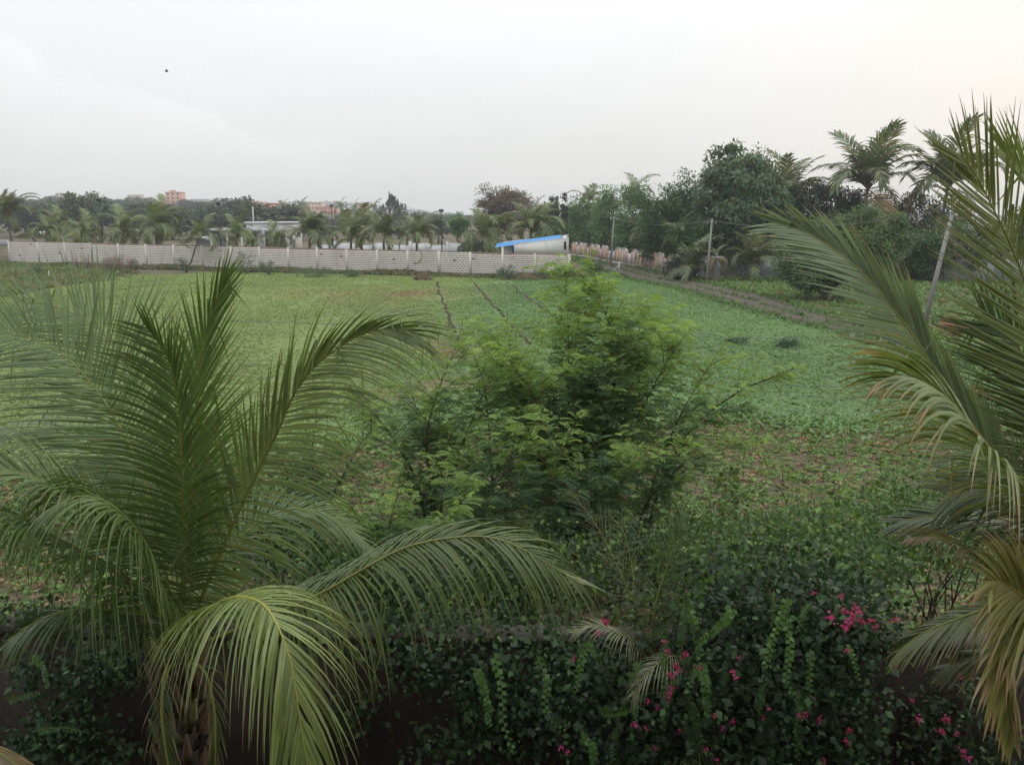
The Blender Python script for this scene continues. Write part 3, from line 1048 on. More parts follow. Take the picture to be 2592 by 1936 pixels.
# ================================================================== LAMP POSTS BEHIND THE BLOCK WALL
for (px, ytop, lab) in ((251, 508, 'black floodlight pole behind the block wall, leftmost of four'),
                        (553, 518, 'black floodlight pole behind the block wall left of the white house'),
                        (839, 524, 'black pole without a wide head, right of the white house behind the block wall'),
                        (1117, 536, 'black floodlight pole near the shed, with a square lamp head')):
    h = line_hit(px, 600, WA, WB); Y = h.y + 5
    tp = at(px, ytop, Y)
    base = Vector((tp.x, Y, 0))
    t = thing('floodlight_pole', lab, 'lamp post', base, 'floodlight poles behind the block wall')
    MB().tube([base, base + up * 3, Vector((tp.x, Y, tp.z))], [.09, .07, .05], 6, (.03, .03, .032)).build('pole', M['metal'], t)
    w_ = .25 if px == 839 else .62
    MB().box(tp + up * .12, (w_, .35, .3), (1, 0, 0), (.025, .025, .027), taper=.75).build('lamp_head', M['metal'], t)
    MB().box(tp - up * .12, (w_ * .6, .08, .08), (1, 0, 0), (.03, .03, .03)).build('bracket', M['metal'], t)
    MB().box(base + up * 3.4 + Vector((0, -.1, 0)), (.22, .16, .4), (1, 0, 0), (.03, .03, .03)).build('junction_box', M['metal'], t)

# ================================================================== WHITE HOUSE AND LOW WALL BEHIND THE BLOCK WALL
def bldg(name, label, cat, px0, px1, ytop, Y, zbase, colr, depth=6, floors=1, wins=3, roofc=None, grp=None, lean=0, winc=(.06, .06, .06)):
    a = at(px0, ytop, Y); b = at(px1, ytop, Y)
    z1 = a.z
    base = Vector(((a.x + b.x) / 2, Y + depth / 2, zbase))
    t = thing(name, label, cat, base, grp)
    w = b.x - a.x; h = z1 - zbase
    MB().box(base + up * h / 2, (w, depth, h), (1, 0, 0), colr).build('walls', M['attr'], t)
    MB().box(base + up * (h + .13), (w + .5, depth + .5, .25), (1, 0, 0), roofc or tuple(min(1, x * 1.1) for x in colr)).build('roof_slab', M['attr'], t)
    fh = h / max(1, floors)
    for f in range(floors):
        for k in range(wins):
            x = a.x + w * (k + .5) / wins
            ww = w / wins * .38
            c = Vector((x, Y - .03, zbase + fh * (f + .55)))
            wi = MB().box(c, (ww, .1, fh * .42), (1, 0, 0), winc).build('window', M['attr'], t)
            MB().box(c + Vector((0, -.12, fh * .26)), (ww * 1.3, .3, .1), (1, 0, 0), tuple(x * .9 for x in colr)).build('window_hood', M['attr'], wi, origin=tuple(base))
    return t, base, w, h


wh, b_, w_, h_ = bldg('white_house', 'low white house with flat roofs behind the palms, left of the field', 'house', 622, 732, 566, 138, 0, (.52, .52, .52), 8, 1, 3)
MB().box(Vector((at(575, 575, 136).x, 139.5, at(575, 582, 136).z)), (9.2, 6.5, .35), (1, 0, 0), (.55, .55, .54)).build('porch_roof', M['attr'], wh)
for px in (535, 575, 612):
    p = at(px, 600, 136.6)
    MB().box(Vector((p.x, 136.6, 1.9)), (.3, .3, 3.8), (1, 0, 0), (.5, .5, .49)).build('column', M['attr'], wh)
MB().box(Vector((at(632, 560, 139).x, 141, at(632, 548, 139).z)), (.15, .15, 3.0), (1, 0, 0), (.55, .55, .55)).build('vent_pipe', M['attr'], wh)
MB().box(Vector((at(545, 600, 141).x, 141, 1.6)), (6, .25, 3.2), (1, 0, 0), (.42, .42, .42)).build('porch_wall', M['attr'], wh)

a = at(800, 612, 150); b = at(1180, 612, 150)
lw = thing('low_white_wall', 'low white garden wall seen between the palms beyond the block wall', 'wall', (a.x, 150, 0))
for k in range(8):
    x0 = a.x + (b.x - a.x) * k / 8; x1 = a.x + (b.x - a.x) * (k + 1) / 8
    hh = 1.55 + .35 * (k % 2) + .1 * random.random()
    MB().box(Vector(((x0 + x1) / 2, 150, hh / 2)), (x1 - x0 - .1, .25, hh), (1, 0, 0), (.55, .55, .54)).build('panel', M['attr'], lw)
    MB().box(Vector((x0, 150, hh / 2 + .15)), (.4, .4, hh + .3), (1, 0, 0), (.6, .6, .59)).build('pier', M['attr'], lw)
# curved sheet roof shelters behind the wall on the left
for (p0, p1, yt, lab) in ((40, 118, 587, 'grey curved sheet shelter behind the left end of the block wall'), (455, 530, 600, 'pale curved shelter roof left of the white house')):
    Y = 139
    a = at(p0, yt, Y); b = at(p1, yt, Y); cx_ = (a.x + b.x) / 2; hw = (b.x - a.x) / 2
    t = thing('arched_shelter', lab, 'shelter', (cx_, Y, 0))
    n = 10
    V = []
    for k in range(n + 1):
        an = math.pi * k / n
        for dy in (0, 5):
            V.append((cx_ - math.cos(an) * hw, Y + dy, a.z - 1.0 + math.sin(an) * 1.0))
    mb = MB(); mb.add(V, [(2 * k, 2 * k + 1, 2 * k + 3, 2 * k + 2) for k in range(n)], col=(.42, .43, .44)); mb.build('curved_roof', M['attr'], t)
    for x in (cx_ - hw, cx_ + hw):
        for dy in (0, 5):
            MB().tube([(x, Y + dy, 0), (x, Y + dy, a.z - 1)], .07, 5, (.3, .3, .3)).build('post', M['metal'], t)

# distant town on the rise
PEACH = (0.56, 0.33, 0.25)
town = [(418, 455, 487, 560, PEACH, 5, 3, 'tall peach apartment block on the skyline at the left'),
        (405, 420, 500, 575, (0.54, .37, .29), 3, 2, 'lower peach wing beside the tall peach block'),
        (626, 655, 512, 540, PEACH, 2, 3, 'peach house at the left end of the skyline cluster'),
        (657, 702, 515, 520, (.60, .27, .19), 3, 5, 'long salmon apartment row in the skyline cluster'),
        (704, 740, 520, 545, (.52, .25, .2), 2, 4, 'low dull red house in the skyline cluster'),
        (770, 812, 513, 530, (.60, .47, .36), 3, 5, 'cream flat block with dark windows on the skyline'),
        (800, 838, 524, 505, (.60, .30, .22), 2, 4, 'peach terrace below the cream skyline block'),
        (838, 850, 526, 515, (.58, .3, .2), 2, 1, 'narrow orange house at the right end of the cluster'),
        (765, 800, 533, 470, (.62, .5, .4), 1, 3, 'low cream house under the skyline cluster'),
        (906, 928, 515, 525, PEACH, 3, 2, 'peach block standing alone left of the casuarina tree'),
        (140, 176, 490, 640, (.5, .47, .43), 3, 4, 'faint pale block on the far left skyline'),
        (212, 236, 492, 660, (.58, .48, .36), 3, 3, 'faint cream block on the skyline left of the peach tower'),
        (322, 352, 494, 640, (.55, .48, .42), 3, 3, 'faint cream block just left of the peach tower'),
        (483, 520, 505, 600, (.5, .48, .46), 2, 4, 'faint grey block right of the peach tower'),
        (558, 574, 515, 480, (.4, .42, .44), 2, 2, 'small grey tower among the trees behind a floodlight'),
        (146, 190, 528, 300, (.5, .5, .5), 1, 3, 'pale low roof among the trees at far left'),
        (972, 996, 562, 300, (.45, .48, .52), 1, 2, 'small pale blue shed roof below the casuarina')]
for (x0, x1, yt, Y, colr, fl, wn_, lab) in town:
    m_ = at((x0 + x1) / 2, yt, Y)
    bldg('distant_building', lab, 'building', x0, x1, yt, Y, float(terrain(m_.x, Y)) - .5, colr, 9, fl, wn_, winc=tuple(c * .35 for c in colr))

# water tank box on top of the tall peach block
p = at(437, 484, 562)
tag(MB().box(p + up * .1, (3.0, 3, .8), (1, 0, 0), (.55, .28, .2)).build('water_tank', M['attr'], origin=tuple(p)), 'flat red water tank on the roof of the tall peach block', 'water tank')

# ================================================================== NEAR CEMENT BOUNDARY WALL
NA = gr(-900, 1572, 2.1); NB = gr(3600, 1646, 2.1)
NA.z = NB.z = 0
nd_ = (NB - NA).normalized(); nl = (NB - NA).length
nnrm = Vector((nd_.y, -nd_.x, 0))
if nnrm.y > 0: nnrm = -nnrm
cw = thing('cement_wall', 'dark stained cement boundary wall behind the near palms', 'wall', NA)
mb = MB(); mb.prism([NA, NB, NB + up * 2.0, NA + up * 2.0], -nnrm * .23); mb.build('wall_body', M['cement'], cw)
s = 0
while s < nl:
    l = 1.7 + random.random() * .9
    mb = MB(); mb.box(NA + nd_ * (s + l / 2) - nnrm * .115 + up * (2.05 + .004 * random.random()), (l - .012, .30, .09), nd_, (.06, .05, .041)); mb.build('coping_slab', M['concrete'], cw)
    s += l

# unseen house behind the viewpoint, added to block sky light from the foreground
hs = thing('unseen_house', 'unseen rendered house with a balcony behind the viewpoint, added to shade the foreground', 'house', (0, -4.5, 0))
MB().box((0, -6.2, 5.6), (26, 9, 11.2), (1, 0, 0), (1, 1, 1)).build('walls', M['house'], hs)
MB().box((0, -6.2, 11.35), (27.5, 10.5, .28), (1, 0, 0), (1, 1, 1)).build('roof_slab', M['house'], hs)
MB().box((0, -1.0, 4.85), (7, 1.3, .16), (1, 0, 0), (1, 1, 1)).build('balcony_floor', M['house'], hs)
for k in range(5):
    x = -10 + k * 5
    for z in (2.0, 6.2, 9.4):
        w_ = MB().box((x, -1.69, z), (1.5, .06, 1.4), (1, 0, 0), (.05, .06, .07)).build('window', M['attr'], hs)
        MB().box((x, -1.66, z - .78), (1.8, .22, .08), (1, 0, 0), (.4, .38, .35)).build('sill', M['attr'], w_, origin=(0, -4.5, 0))
# shaded yard floor
yd = MB(); yd.add([(-24, -1.7, .014), (24, -1.7, .014), (24, 9.4, .014), (-24, 9.4, .014)], [(0, 1, 2, 3)])
tag(yd.build('yard_soil', M['yard']), kind='structure')

# ================================================================== PALMS
def catmull(pts, n):
    P = [np.array(p, float) for p in pts]
    P = [2 * P[0] - P[1]] + P + [2 * P[-1] - P[-2]]
    out = []
    m = len(P) - 3
    for i in range(m):
        k = 14
        for j in range(k):
            t = j / k
            a, b, c, d = P[i], P[i + 1], P[i + 2], P[i + 3]
            out.append(0.5 * ((2 * b) + (c - a) * t + (2 * a - 5 * b + 4 * c - d) * t * t + (3 * b - a - 3 * c + d) * t ** 3))
    out.append(P[-2])
    out = np.array(out)
    L = np.concatenate([[0], np.cumsum(np.linalg.norm(np.diff(out, axis=0), axis=1))])
    u = np.linspace(0, L[-1], n)
    return np.stack([np.interp(u, L, out[:, k]) for k in range(3)], 1), L[-1]


def nz3(v):
    return v / (np.linalg.norm(v) + 1e-9)


def leaflet(p, d, wdir_, L, w, seg, g, kink=None, col=(0.1, .17, .04), tipc=None, rg=RNG):
    """one folded, drooping leaflet: 3 vertices per ring"""
    V = []; Cc = []
    q = np.array(p, float); d = nz3(np.array(d, float)); st = L / seg
    for k in range(seg + 1):
        t = k / seg
        wd = wdir_ - np.dot(wdir_, d) * d
        wd = nz3(wd)
        nn = np.cross(d, wd)
        ww = w * 0.5 * (0.45 + 0.55 * min(1, t * 6)) * (1 - max(0, (t - .35) / .65) ** 1.5) + 0.0008
        V += [q + wd * ww + nn * ww * .28, q - nn * ww * .12, q - wd * ww + nn * ww * .28]
        c = np.array(col)
        if tipc is not None and t > tipc[1]:
            f = min(1, (t - tipc[1]) / 0.12)
            c = c * (1 - f) + np.array(tipc[0]) * f
        mid = np.minimum(c * 1.35 + np.array((.02, .02, 0)), 1)
        Cc += [c, mid, c]
        d = nz3(d + np.array((0, 0, -1.0)) * g * (0.35 + 1.3 * t) * st * 3.0)
        if kink and k == kink[0]:
            d = nz3(d * .35 + np.array((kink[1], 0, -1.0)))
        q = q + d * st
    Fq = []
    for k in range(seg):
        a = 3 * k
        Fq += [(a, a + 1, a + 4, a + 3), (a + 1, a + 2, a + 5, a + 4)]
    return np.array(V), np.array(Fq), np.array(Cc)


def make_frond(palm, pts, n=62, L=0.95, w=0.036, t0=0.18, hang=0.30, N=(0, 0, 1), dih=0.25, a0=70, a1=22, single=False,
               col=(0.105, 0.165, 0.045), rcol=(0.24, 0.26, 0.06), tip=0.25, r=0.020, seg=6, sideL=(1, 1), label=None,
               tipc=(0.24, 0.18, 0.10), tipt=0.84, kinks=0.11, grad=None, sk=(1, 1), wk=.56, cm=.84):
    n = int(n * 1.28); w = w * wk
    rc, tot = catmull(pts, 44)
    N = nz3(np.array(N, float))
    mb = MB()
    nrc = len(rc)
    rcs = []
    mb.tube([tuple(p) for p in rc], [max(.0035, r * (1.15 - 1.0 * (i / nrc))) * (1.5 if i < 3 else 1) for i in range(nrc)], 5, rcol)
    parts = []
    org = np.array(world_org(palm))
    for s in (1, -1):
        for i in range(n):
            t = t0 + (1 - t0) * (i + .5 * (s > 0) + random.uniform(-.25, .25)) / n
            t = min(max(t, 0), .999)
            x = t * (nrc - 1); k = int(x); fr = x - k
            p = rc[k] * (1 - fr) + rc[min(k + 1, nrc - 1)] * fr
            T = nz3(rc[min(k + 1, nrc - 1)] - rc[max(k - 1, 0)])
            S = nz3(np.cross(T, N)); NN = np.cross(S, T)
            u = max(0.0, (t - t0) / (1 - t0))
            prof = np.interp(u, [0, .12, .35, .7, .92, 1], [.55, .85, 1, .82, .5, .3])
            ang = math.radians(a0 + (a1 - a0) * u ** 0.8 + random.gauss(0, 2.2))
            dl = dih + random.gauss(0, .05)
            sm = s
            d = T * math.cos(ang) + math.sin(ang) * (S * sm * math.cos(dl) * (sk[0] if s > 0 else sk[1]) + NN * math.sin(dl))
            ll = L * prof * (sideL[0] if s > 0 else sideL[1]) * random.uniform(.82, 1.08) * (random.uniform(.4, .8) if random.random() < .05 else 1)
            if random.random() < .05: continue
            c = np.array(col) * random.uniform(.78, 1.2) * cm
            if grad is not None:
                c = c * (1 - u) + np.array(grad) * u * random.uniform(.85, 1.15)
            kk = (random.randint(2, 4), random.uniform(-.5, .5)) if random.random() < kinks else None
            tc = (tipc, tipt + random.uniform(-.12, .1)) if random.random() < tip else None
            V, Fq, Cc = leaflet(p, d, T, ll, w * (.8 + .3 * prof) * random.uniform(.9, 1.1), seg, hang * random.uniform(.8, 1.25), kk, c, tc)
            parts.append((V - org, Fq, Cc))
    if single:
        fo = mb.build('frond', M['palm'], palm)
        for V, Fq, Cc in parts:
            obj('leaflet', make_mesh('leaflet', V, Fq, Cc, M['palm'], True), fo)
    else:
        Va, Fa, Ca = merge(parts)
        rb = (np.concatenate(mb.v) - org, np.concatenate(mb.f4), np.concatenate(mb.c))
        Va, Fa, Ca = merge([rb, (Va, Fa, Ca)])
        fo = obj('frond', make_mesh('frond', Va, Fa, Ca, M['palm'], True), palm)
    if label: fo['label'] = label
    return fo


def pp(lst):
    return [at(*q) for q in lst]


def near_trunk(palm, base, top, r):
    mb = MB()
    pts = [base.lerp(top, k / 14) + Vector((.05 * math.sin(k), 0, 0)) for k in range(15)]
    mb.tube(pts, [r * (1.35 - .35 * k / 14) * (1.06 if k % 2 else .95) for k in range(15)], 10, (.065, .052, .042))
    mb.build('trunk', M['bark'], palm)
    # brown fibre and old leaf bases around the crown shaft
    mb = MB()
    for k in range(40):
        a = k * 2.4
        z = -1.5 + .042 * k
        p = top + Vector((math.cos(a) * r * .8, math.sin(a) * r * .8, z))
        q = p + Vector((math.cos(a) * .22, math.sin(a) * .22, .42))
        mb.tube([p, p.lerp(q, .5) + Vector((math.cos(a) * .03, math.sin(a) * .03, -.03)), q], [.06, .045, .012], 5, (.12, .075, .045) if k % 3 else (.15, .14, .05))
    mb.build('leaf_bases', M['bark'], palm)


LB = at(452, 1660, 8.0)
lp = thing('coconut_palm', 'young coconut palm with tall arching fronds in front of the cement wall, left foreground', 'palm tree', (LB.x, 8.0, 0), 'near coconut palms')
near_trunk(lp, Vector((LB.x - .1, 8.0, 0)), LB, .11)
DG = (0.080, 0.135, 0.042); YG = (0.175, 0.22, 0.068); MG = (0.11, 0.17, 0.052)
B0 = (452, 1650, 8.0)
# upright frond with its spine near x=460
make_frond(lp, pp([B0, (464, 1400, 7.9), (463, 1250, 7.8), (459, 1120, 7.75), (447, 996, 7.7), (427, 914, 7.65), (400, 868, 7.6), (368, 825, 7.55)]), n=66, L=1.08, N=(.15, -1, .25), hang=.30, a0=78, a1=30, t0=.12, col=DG, sk=(.42, 1), dih=.3)
# tall spear-like frond behind it
make_frond(lp, pp([B0, (480, 1350, 8.1), (497, 1080, 8.15), (512, 880, 8.2), (540, 780, 8.2), (572, 700, 8.2)]), n=64, L=.98, N=(.5, -1, .1), hang=.10, a0=52, a1=10, t0=.2, col=(.11, .18, .045), dih=.5)
# big fan to the left
make_frond(lp, pp([B0, (415, 1420, 8.1), (360, 1200, 8.25), (297, 1069, 8.4), (244, 988, 8.5), (183, 918, 8.6), (122, 874, 8.7), (61, 851, 8.75), (-10, 842, 8.8)]), n=72, L=1.22, N=(-.1, -1, .55), hang=.07, a0=78, a1=34, t0=.22, col=(.12, .185, .07), dih=.15)
make_frond(lp, pp([B0, (430, 1350, 8.6), (390, 1120, 8.9), (325, 930, 9.1), (268, 850, 9.2), (200, 800, 9.3), (120, 770, 9.4), (40, 765, 9.5)]), n=66, L=1.25, N=(0, -1, .6), hang=.06, a0=72, a1=30, t0=.22, col=(.12, .18, .065), dih=.1)
# right arching frond over the field; sky reflection painted into its paler colour
make_frond(lp, pp([B0, (545, 1430, 7.9), (625, 1250, 7.8), (700, 1098, 7.7), (741, 1004, 7.62), (785, 940, 7.55), (842, 890, 7.5), (903, 853, 7.42), (964, 834, 7.35), (1025, 835, 7.3), (1065, 850, 7.25)]), n=80, L=1.2, N=(-.1, -1, .2), hang=.30, a0=80, a1=22, t0=.14, col=(.165, .215, .095), dih=.15, single=True, sk=(1, .28))
# big arching frond right, hanging comb
make_frond(lp, pp([B0, (520, 1625, 7.8), (610, 1590, 7.6), (710, 1548, 7.45), (827, 1494, 7.3), (934, 1432, 7.15), (1023, 1387, 7.05), (1112, 1365, 6.95), (1201, 1357, 6.9), (1268, 1366, 6.85), (1335, 1396, 6.8), (1401, 1436, 6.8), (1478, 1480, 6.8)]), n=72, L=1.15, N=(-.1, -.55, 1), hang=.72, a0=70, a1=22, t0=.2, col=(.115, .16, .05), rcol=(.27, .28, .07), dih=-.05, tip=.5)
# bright yellow green frond towards the camera
make_frond(lp, pp([(450, 1660, 7.9), (490, 1590, 7.4), (540, 1535, 6.9), (590, 1512, 6.5), (635, 1514, 6.2), (673, 1536, 6.0), (706, 1590, 5.8), (732, 1662, 5.68), (749, 1752, 5.58), (765, 1860, 5.5), (782, 1960, 5.45)]), n=70, L=1.2, w=.036, N=(.25, -.45, 1), hang=.62, a0=62, a1=18, t0=.30, col=YG, wk=.72, cm=1.0, rcol=(.42, .42, .08), dih=.12, tip=.5, single=True)
# lower left fronds
make_frond(lp, pp([B0, (405, 1510, 7.7), (310, 1370, 7.4), (200, 1268, 7.1), (81, 1207, 6.9), (-60, 1172, 6.7)]), n=64, L=1.02, N=(0, -.3, 1), hang=.5, a0=72, a1=28, t0=.2, col=MG, dih=.45)
make_frond(lp, pp([B0, (370, 1500, 7.6), (237, 1416, 7.2), (125, 1350, 6.9), (40, 1305, 6.7), (-80, 1282, 6.5)]), n=60, L=1.2, N=(0, -.2, 1), hang=.8, a0=72, a1=28, t0=.15, col=DG, dih=.15)
make_frond(lp, pp([B0, (425, 1540, 7.5), (380, 1400, 7.2), (320, 1310, 6.95), (250, 1262, 6.8), (170, 1262, 6.7), (100, 1310, 6.65)]), n=60, L=1.1, N=(.3, -.2, 1), hang=.95, a0=68, a1=25, t0=.15, col=MG, dih=0.0)
make_frond(lp, pp([B0, (440, 1510, 8.4), (380, 1330, 8.9), (280, 1180, 9.3), (150, 1090, 9.6), (0, 1085, 9.8), (-120, 1130, 9.9)]), n=60, L=1.0, N=(0, -.2, 1), hang=.35, a0=74, a1=30, t0=.15, col=(.055, .085, .03), dih=.1)
make_frond(lp, pp([B0, (520, 1480, 8.5), (600, 1370, 8.8), (690, 1300, 9.0), (790, 1290, 9.1), (890, 1340, 9.2), (960, 1420, 9.3)]), n=60, L=1.0, N=(0, -.2, 1), hang=.55, a0=72, a1=25, t0=.12, col=DG, dih=.2)
make_frond(lp, pp([B0, (410, 1600, 7.7), (330, 1560, 7.4), (230, 1540, 7.1), (120, 1560, 6.9), (20, 1620, 6.8)]), n=40, L=.75, N=(0, -.1, 1), hang=1.0, a0=70, a1=30, t0=.15, col=(.07, .11, .035), dih=-.1)
make_frond(lp, pp([(448, 1680, 7.9), (420, 1700, 7.6), (410, 1800, 7.4), (425, 1930, 7.3), (450, 2060, 7.3)]), n=24, L=.5, w=.022, N=(0, -1, .2), hang=.9, a0=35, a1=12, t0=.1, col=(.06, .085, .03), dih=0, tip=.6, tipt=.6)
make_frond(lp, pp([(458, 1680, 7.9), (510, 1690, 7.7), (540, 1780, 7.6), (545, 1900, 7.5), (540, 2020, 7.5)]), n=18, L=.4, w=.022, N=(0, -1, .2), hang=.9, a0=28, a1=10, t0=.1, col=(.075, .10, .035), dih=0, tip=.7, tipt=.6)
# low fronds that hide the trunk and reach the bottom corner
make_frond(lp, pp([(-250, 1700, 5.8), (-160, 1790, 5.7), (-80, 1860, 5.6), (-10, 1900, 5.6), (60, 1950, 5.6)]), n=40, L=.5, N=(0, 0, 1), hang=.8, a0=50, a1=20, t0=.72, col=(.16, .12, .06), dih=-.2, tip=.9, tipt=.4)

RB_ = at(2840, 1520, 6.6)
rp = thing('coconut_palm', 'large coconut palm leaning in from the right edge with a yellowing lower frond', 'palm tree', (RB_.x, 6.6, 0), 'near coconut palms')
near_trunk(rp, Vector((RB_.x + .1, 6.6, 0)), RB_, .19)
B1 = (2830, 1500, 6.6)
UG = (.075, .115, .038)
# tall upright frond
make_frond(rp, pp([B1, (2760, 1240, 6.5), (2690, 1000, 6.45), (2615, 770, 6.4), (2565, 635, 6.35), (2520, 540, 6.3), (2485, 470, 6.3), (2458, 425, 6.25), (2432, 392, 6.2)]), n=70, L=1.2, w=.031, N=(.1, -1, .1), hang=.015, a0=62, a1=18, t0=.16, col=UG, dih=.15, tip=.35, grad=(.13, .15, .05), kinks=.03)
# second upright behind, bright leaflets against the sky
make_frond(rp, pp([B1, (2790, 1150, 6.9), (2740, 850, 7.0), (2690, 620, 7.0), (2640, 510, 7.0), (2580, 425, 6.95), (2530, 375, 6.9)]), n=60, L=1.0, w=.045, N=(.6, -1, .1), hang=.05, a0=58, a1=15, t0=.2, col=(.15, .20, .035), dih=.2, tip=.2, sk=(1, 1))
make_frond(rp, pp([B1, (2850, 1100, 6.7), (2840, 800, 6.7), (2800, 560, 6.7), (2740, 400, 6.6), (2680, 300, 6.5)]), n=60, L=1.1, w=.04, N=(.2, -1, .1), hang=.03, a0=60, a1=15, t0=.2, col=(.10, .14, .04), dih=.2)
# left-leaning frond with folded right side
make_frond(rp, pp([B1, (2700, 1350, 6.5), (2592, 1243, 6.5), (2438, 1045, 6.55), (2394, 986, 6.6), (2334, 882, 6.65), (2270, 793, 6.7), (2206, 714, 6.8), (2142, 655, 6.9), (2054, 596, 7.0), (1960, 563, 7.1)]), n=76, L=.84, w=.036, N=(.1, -1, .2), hang=.10, sk=(.22, 1), a0=62, a1=24, t0=.3, col=(.18, .235, .135), rcol=(.3, .32, .1), dih=.12, tip=.35, single=True)
# hanging comb frond nearer the camera
make_frond(rp, pp([B1, (2720, 1370, 6.0), (2592, 1234, 5.7), (2490, 1118, 5.5), (2438, 1052, 5.45), (2389, 1001, 5.4), (2340, 972, 5.35), (2295, 963, 5.3), (2262, 966, 5.25)]), n=58, L=1.12, w=.040, N=(-.3, -.4, 1), hang=.55, a0=78, a1=12, t0=.25, col=(.175, .22, .085), rcol=(.40, .38, .12), wk=.85, cm=.95, dih=.2, tip=.85, tipt=.80, single=True, tipc=(.42, .27, .16))
# the dead-tipped frond below
make_frond(rp, pp([B1, (2700, 1560, 6.2), (2592, 1510, 6.0), (2524, 1455, 5.9), (2460, 1400, 5.8), (2410, 1370, 5.7), (2350, 1355, 5.6), (2300, 1362, 5.55)]), n=26, L=.52, w=.036, N=(0, -.3, 1), hang=.6, a0=55, a1=15, t0=.35, col=(.19, .19, .07), dih=.1, tip=1, tipt=.35, tipc=(.26, .18, .14), label='dead brown-tipped frond')
# yellow fan frond
make_frond(rp, pp([B1, (2720, 1590, 5.9), (2640, 1545, 5.7), (2570, 1495, 5.5), (2530, 1472, 5.4), (2512, 1474, 5.35), (2505, 1490, 5.3)]), n=34, L=.90, w=.042, N=(-.5, -.7, .6), hang=.35, a0=80, a1=10, t0=.38, col=(.26, .26, .08), rcol=(.5, .42, .10), wk=.8, dih=.15, tip=.8, tipt=.65, tipc=(.34, .23, .13), label='yellow dying frond')
make_frond(rp, pp([B1, (2730, 1620, 5.9), (2640, 1570, 5.7), (2575, 1560, 5.55), (2548, 1620, 5.45), (2545, 1740, 5.4), (2560, 1880, 5.4)]), n=30, L=.6, w=.042, N=(0, -1, .4), hang=.7, a0=40, a1=12, t0=.35, col=(.24, .25, .08), rcol=(.5, .42, .10), wk=.8, dih=.1, tip=.8, tipt=.6, tipc=(.34, .23, .13), label='yellow drooping frond')
# darker low fronds
make_frond(rp, pp([B1, (2680, 1500, 6.9), (2560, 1520, 7.0), (2440, 1560, 7.1), (2340, 1600, 7.2), (2270, 1650, 7.3)]), n=46, L=.62, N=(0, -.2, 1), hang=.6, a0=55, a1=20, t0=.2, col=(.09, .11, .035), dih=0, tip=.6)
make_frond(rp, pp([B1, (2700, 1590, 6.9), (2590, 1640, 7.0), (2480, 1660, 7.1), (2390, 1690, 7.2)]), n=42, L=.6, N=(0, -.2, 1), hang=.6, a0=60, a1=20, t0=.2, col=(.08, .10, .035), dih=0, tip=.6)
make_frond(rp, pp([B1, (2700, 1400, 7.0), (2590, 1330, 7.2), (2480, 1305, 7.4), (2370, 1305, 7.5), (2270, 1320, 7.6)]), n=50, L=.75, N=(0, -.3, 1), hang=.3, a0=58, a1=20, t0=.2, col=(.05, .075, .028), dih=.1)
make_frond(rp, pp([B1, (2760, 1300, 7.0), (2700, 1130, 7.2), (2640, 980, 7.3), (2570, 870, 7.4), (2490, 800, 7.5)]), n=58, L=1.15, N=(0, -1, .2), hang=.06, a0=68, a1=28, t0=.15, col=(.055, .085, .03), dih=.1, w=.036)
make_frond(rp, pp([B1, (2790, 1330, 6.8), (2750, 1180, 6.8), (2715, 1060, 6.8), (2660, 960, 6.8), (2600, 900, 6.8)]), n=56, L=1.1, N=(0, -1, .3), hang=.12, a0=72, a1=30, t0=.12, col=(.06, .09, .03), dih=.1, w=.036)
make_frond(rp, pp([B1, (2760, 1400, 6.7), (2680, 1320, 6.7), (2600, 1250, 6.8), (2500, 1230, 6.9), (2400, 1250, 7.0)]), n=56, L=.9, N=(0, -.6, .6), hang=.35, a0=72, a1=30, t0=.12, col=(.055, .085, .03), dih=.1, w=.036)
make_frond(rp, pp([B1, (2900, 1300, 6.8), (2980, 1100, 6.9), (3080, 980, 7.0), (3200, 960, 7.1)]), n=50, L=1.0, hang=.3, t0=.15, col=MG)

# thin small palm between the shrubs and the bougainvillea
sp0 = at(1690, 1760, 8.6)
spm = thing('slender_palm', 'small slender palm with sparse grey-green fronds beside the bougainvillea', 'palm tree', (sp0.x, 8.6, 0))
MB().tube([(sp0.x, 8.6, 0), (sp0.x, 8.6, .6), tuple(sp0)], [.06, .045, .03], 6, (.12, .10, .06)).build('stem', M['bark'], spm)
GG = (.12, .165, .085)
make_frond(spm, pp([(1690, 1760, 8.6), (1655, 1640, 8.5), (1660, 1530, 8.4), (1690, 1430, 8.4), (1720, 1340, 8.4), (1722, 1290, 8.4)]), n=30, L=.62, w=.02, N=(.4, -1, .3), hang=.9, a0=55, a1=20, t0=.3, col=(.10,.14,.07), dih=.1, seg=5)
make_frond(spm, pp([(1690, 1760, 8.6), (1620, 1640, 8.3), (1560, 1600, 8.1), (1500, 1580, 8.0), (1450, 1600, 7.9)]), n=22, L=.42, w=.014, N=(0, -.4, 1), hang=1.1, a0=50, a1=20, t0=.4, col=(.22, .22, .13), dih=.1, seg=5, r=.01)
make_frond(spm, pp([(1690, 1760, 8.6), (1640, 1600, 8.9), (1570, 1450, 9.1), (1510, 1330, 9.3), (1440, 1240, 9.5)]), n=20, L=.45, w=.010, N=(0, -1, .4), hang=.5, a0=40, a1=15, t0=.3, col=(.12, .12, .065), dih=.1, seg=5, r=.01)
make_frond(spm, pp([(1690, 1760, 8.6), (1720, 1680, 8.3), (1700, 1660, 8.1), (1640, 1700, 7.9), (1600, 1760, 7.8)]), n=22, L=.45, w=.014, N=(0, -.4, 1), hang=1.0, a0=50, a1=20, t0=.4, col=(.2, .2, .12), dih=.1, seg=5, r=.01)
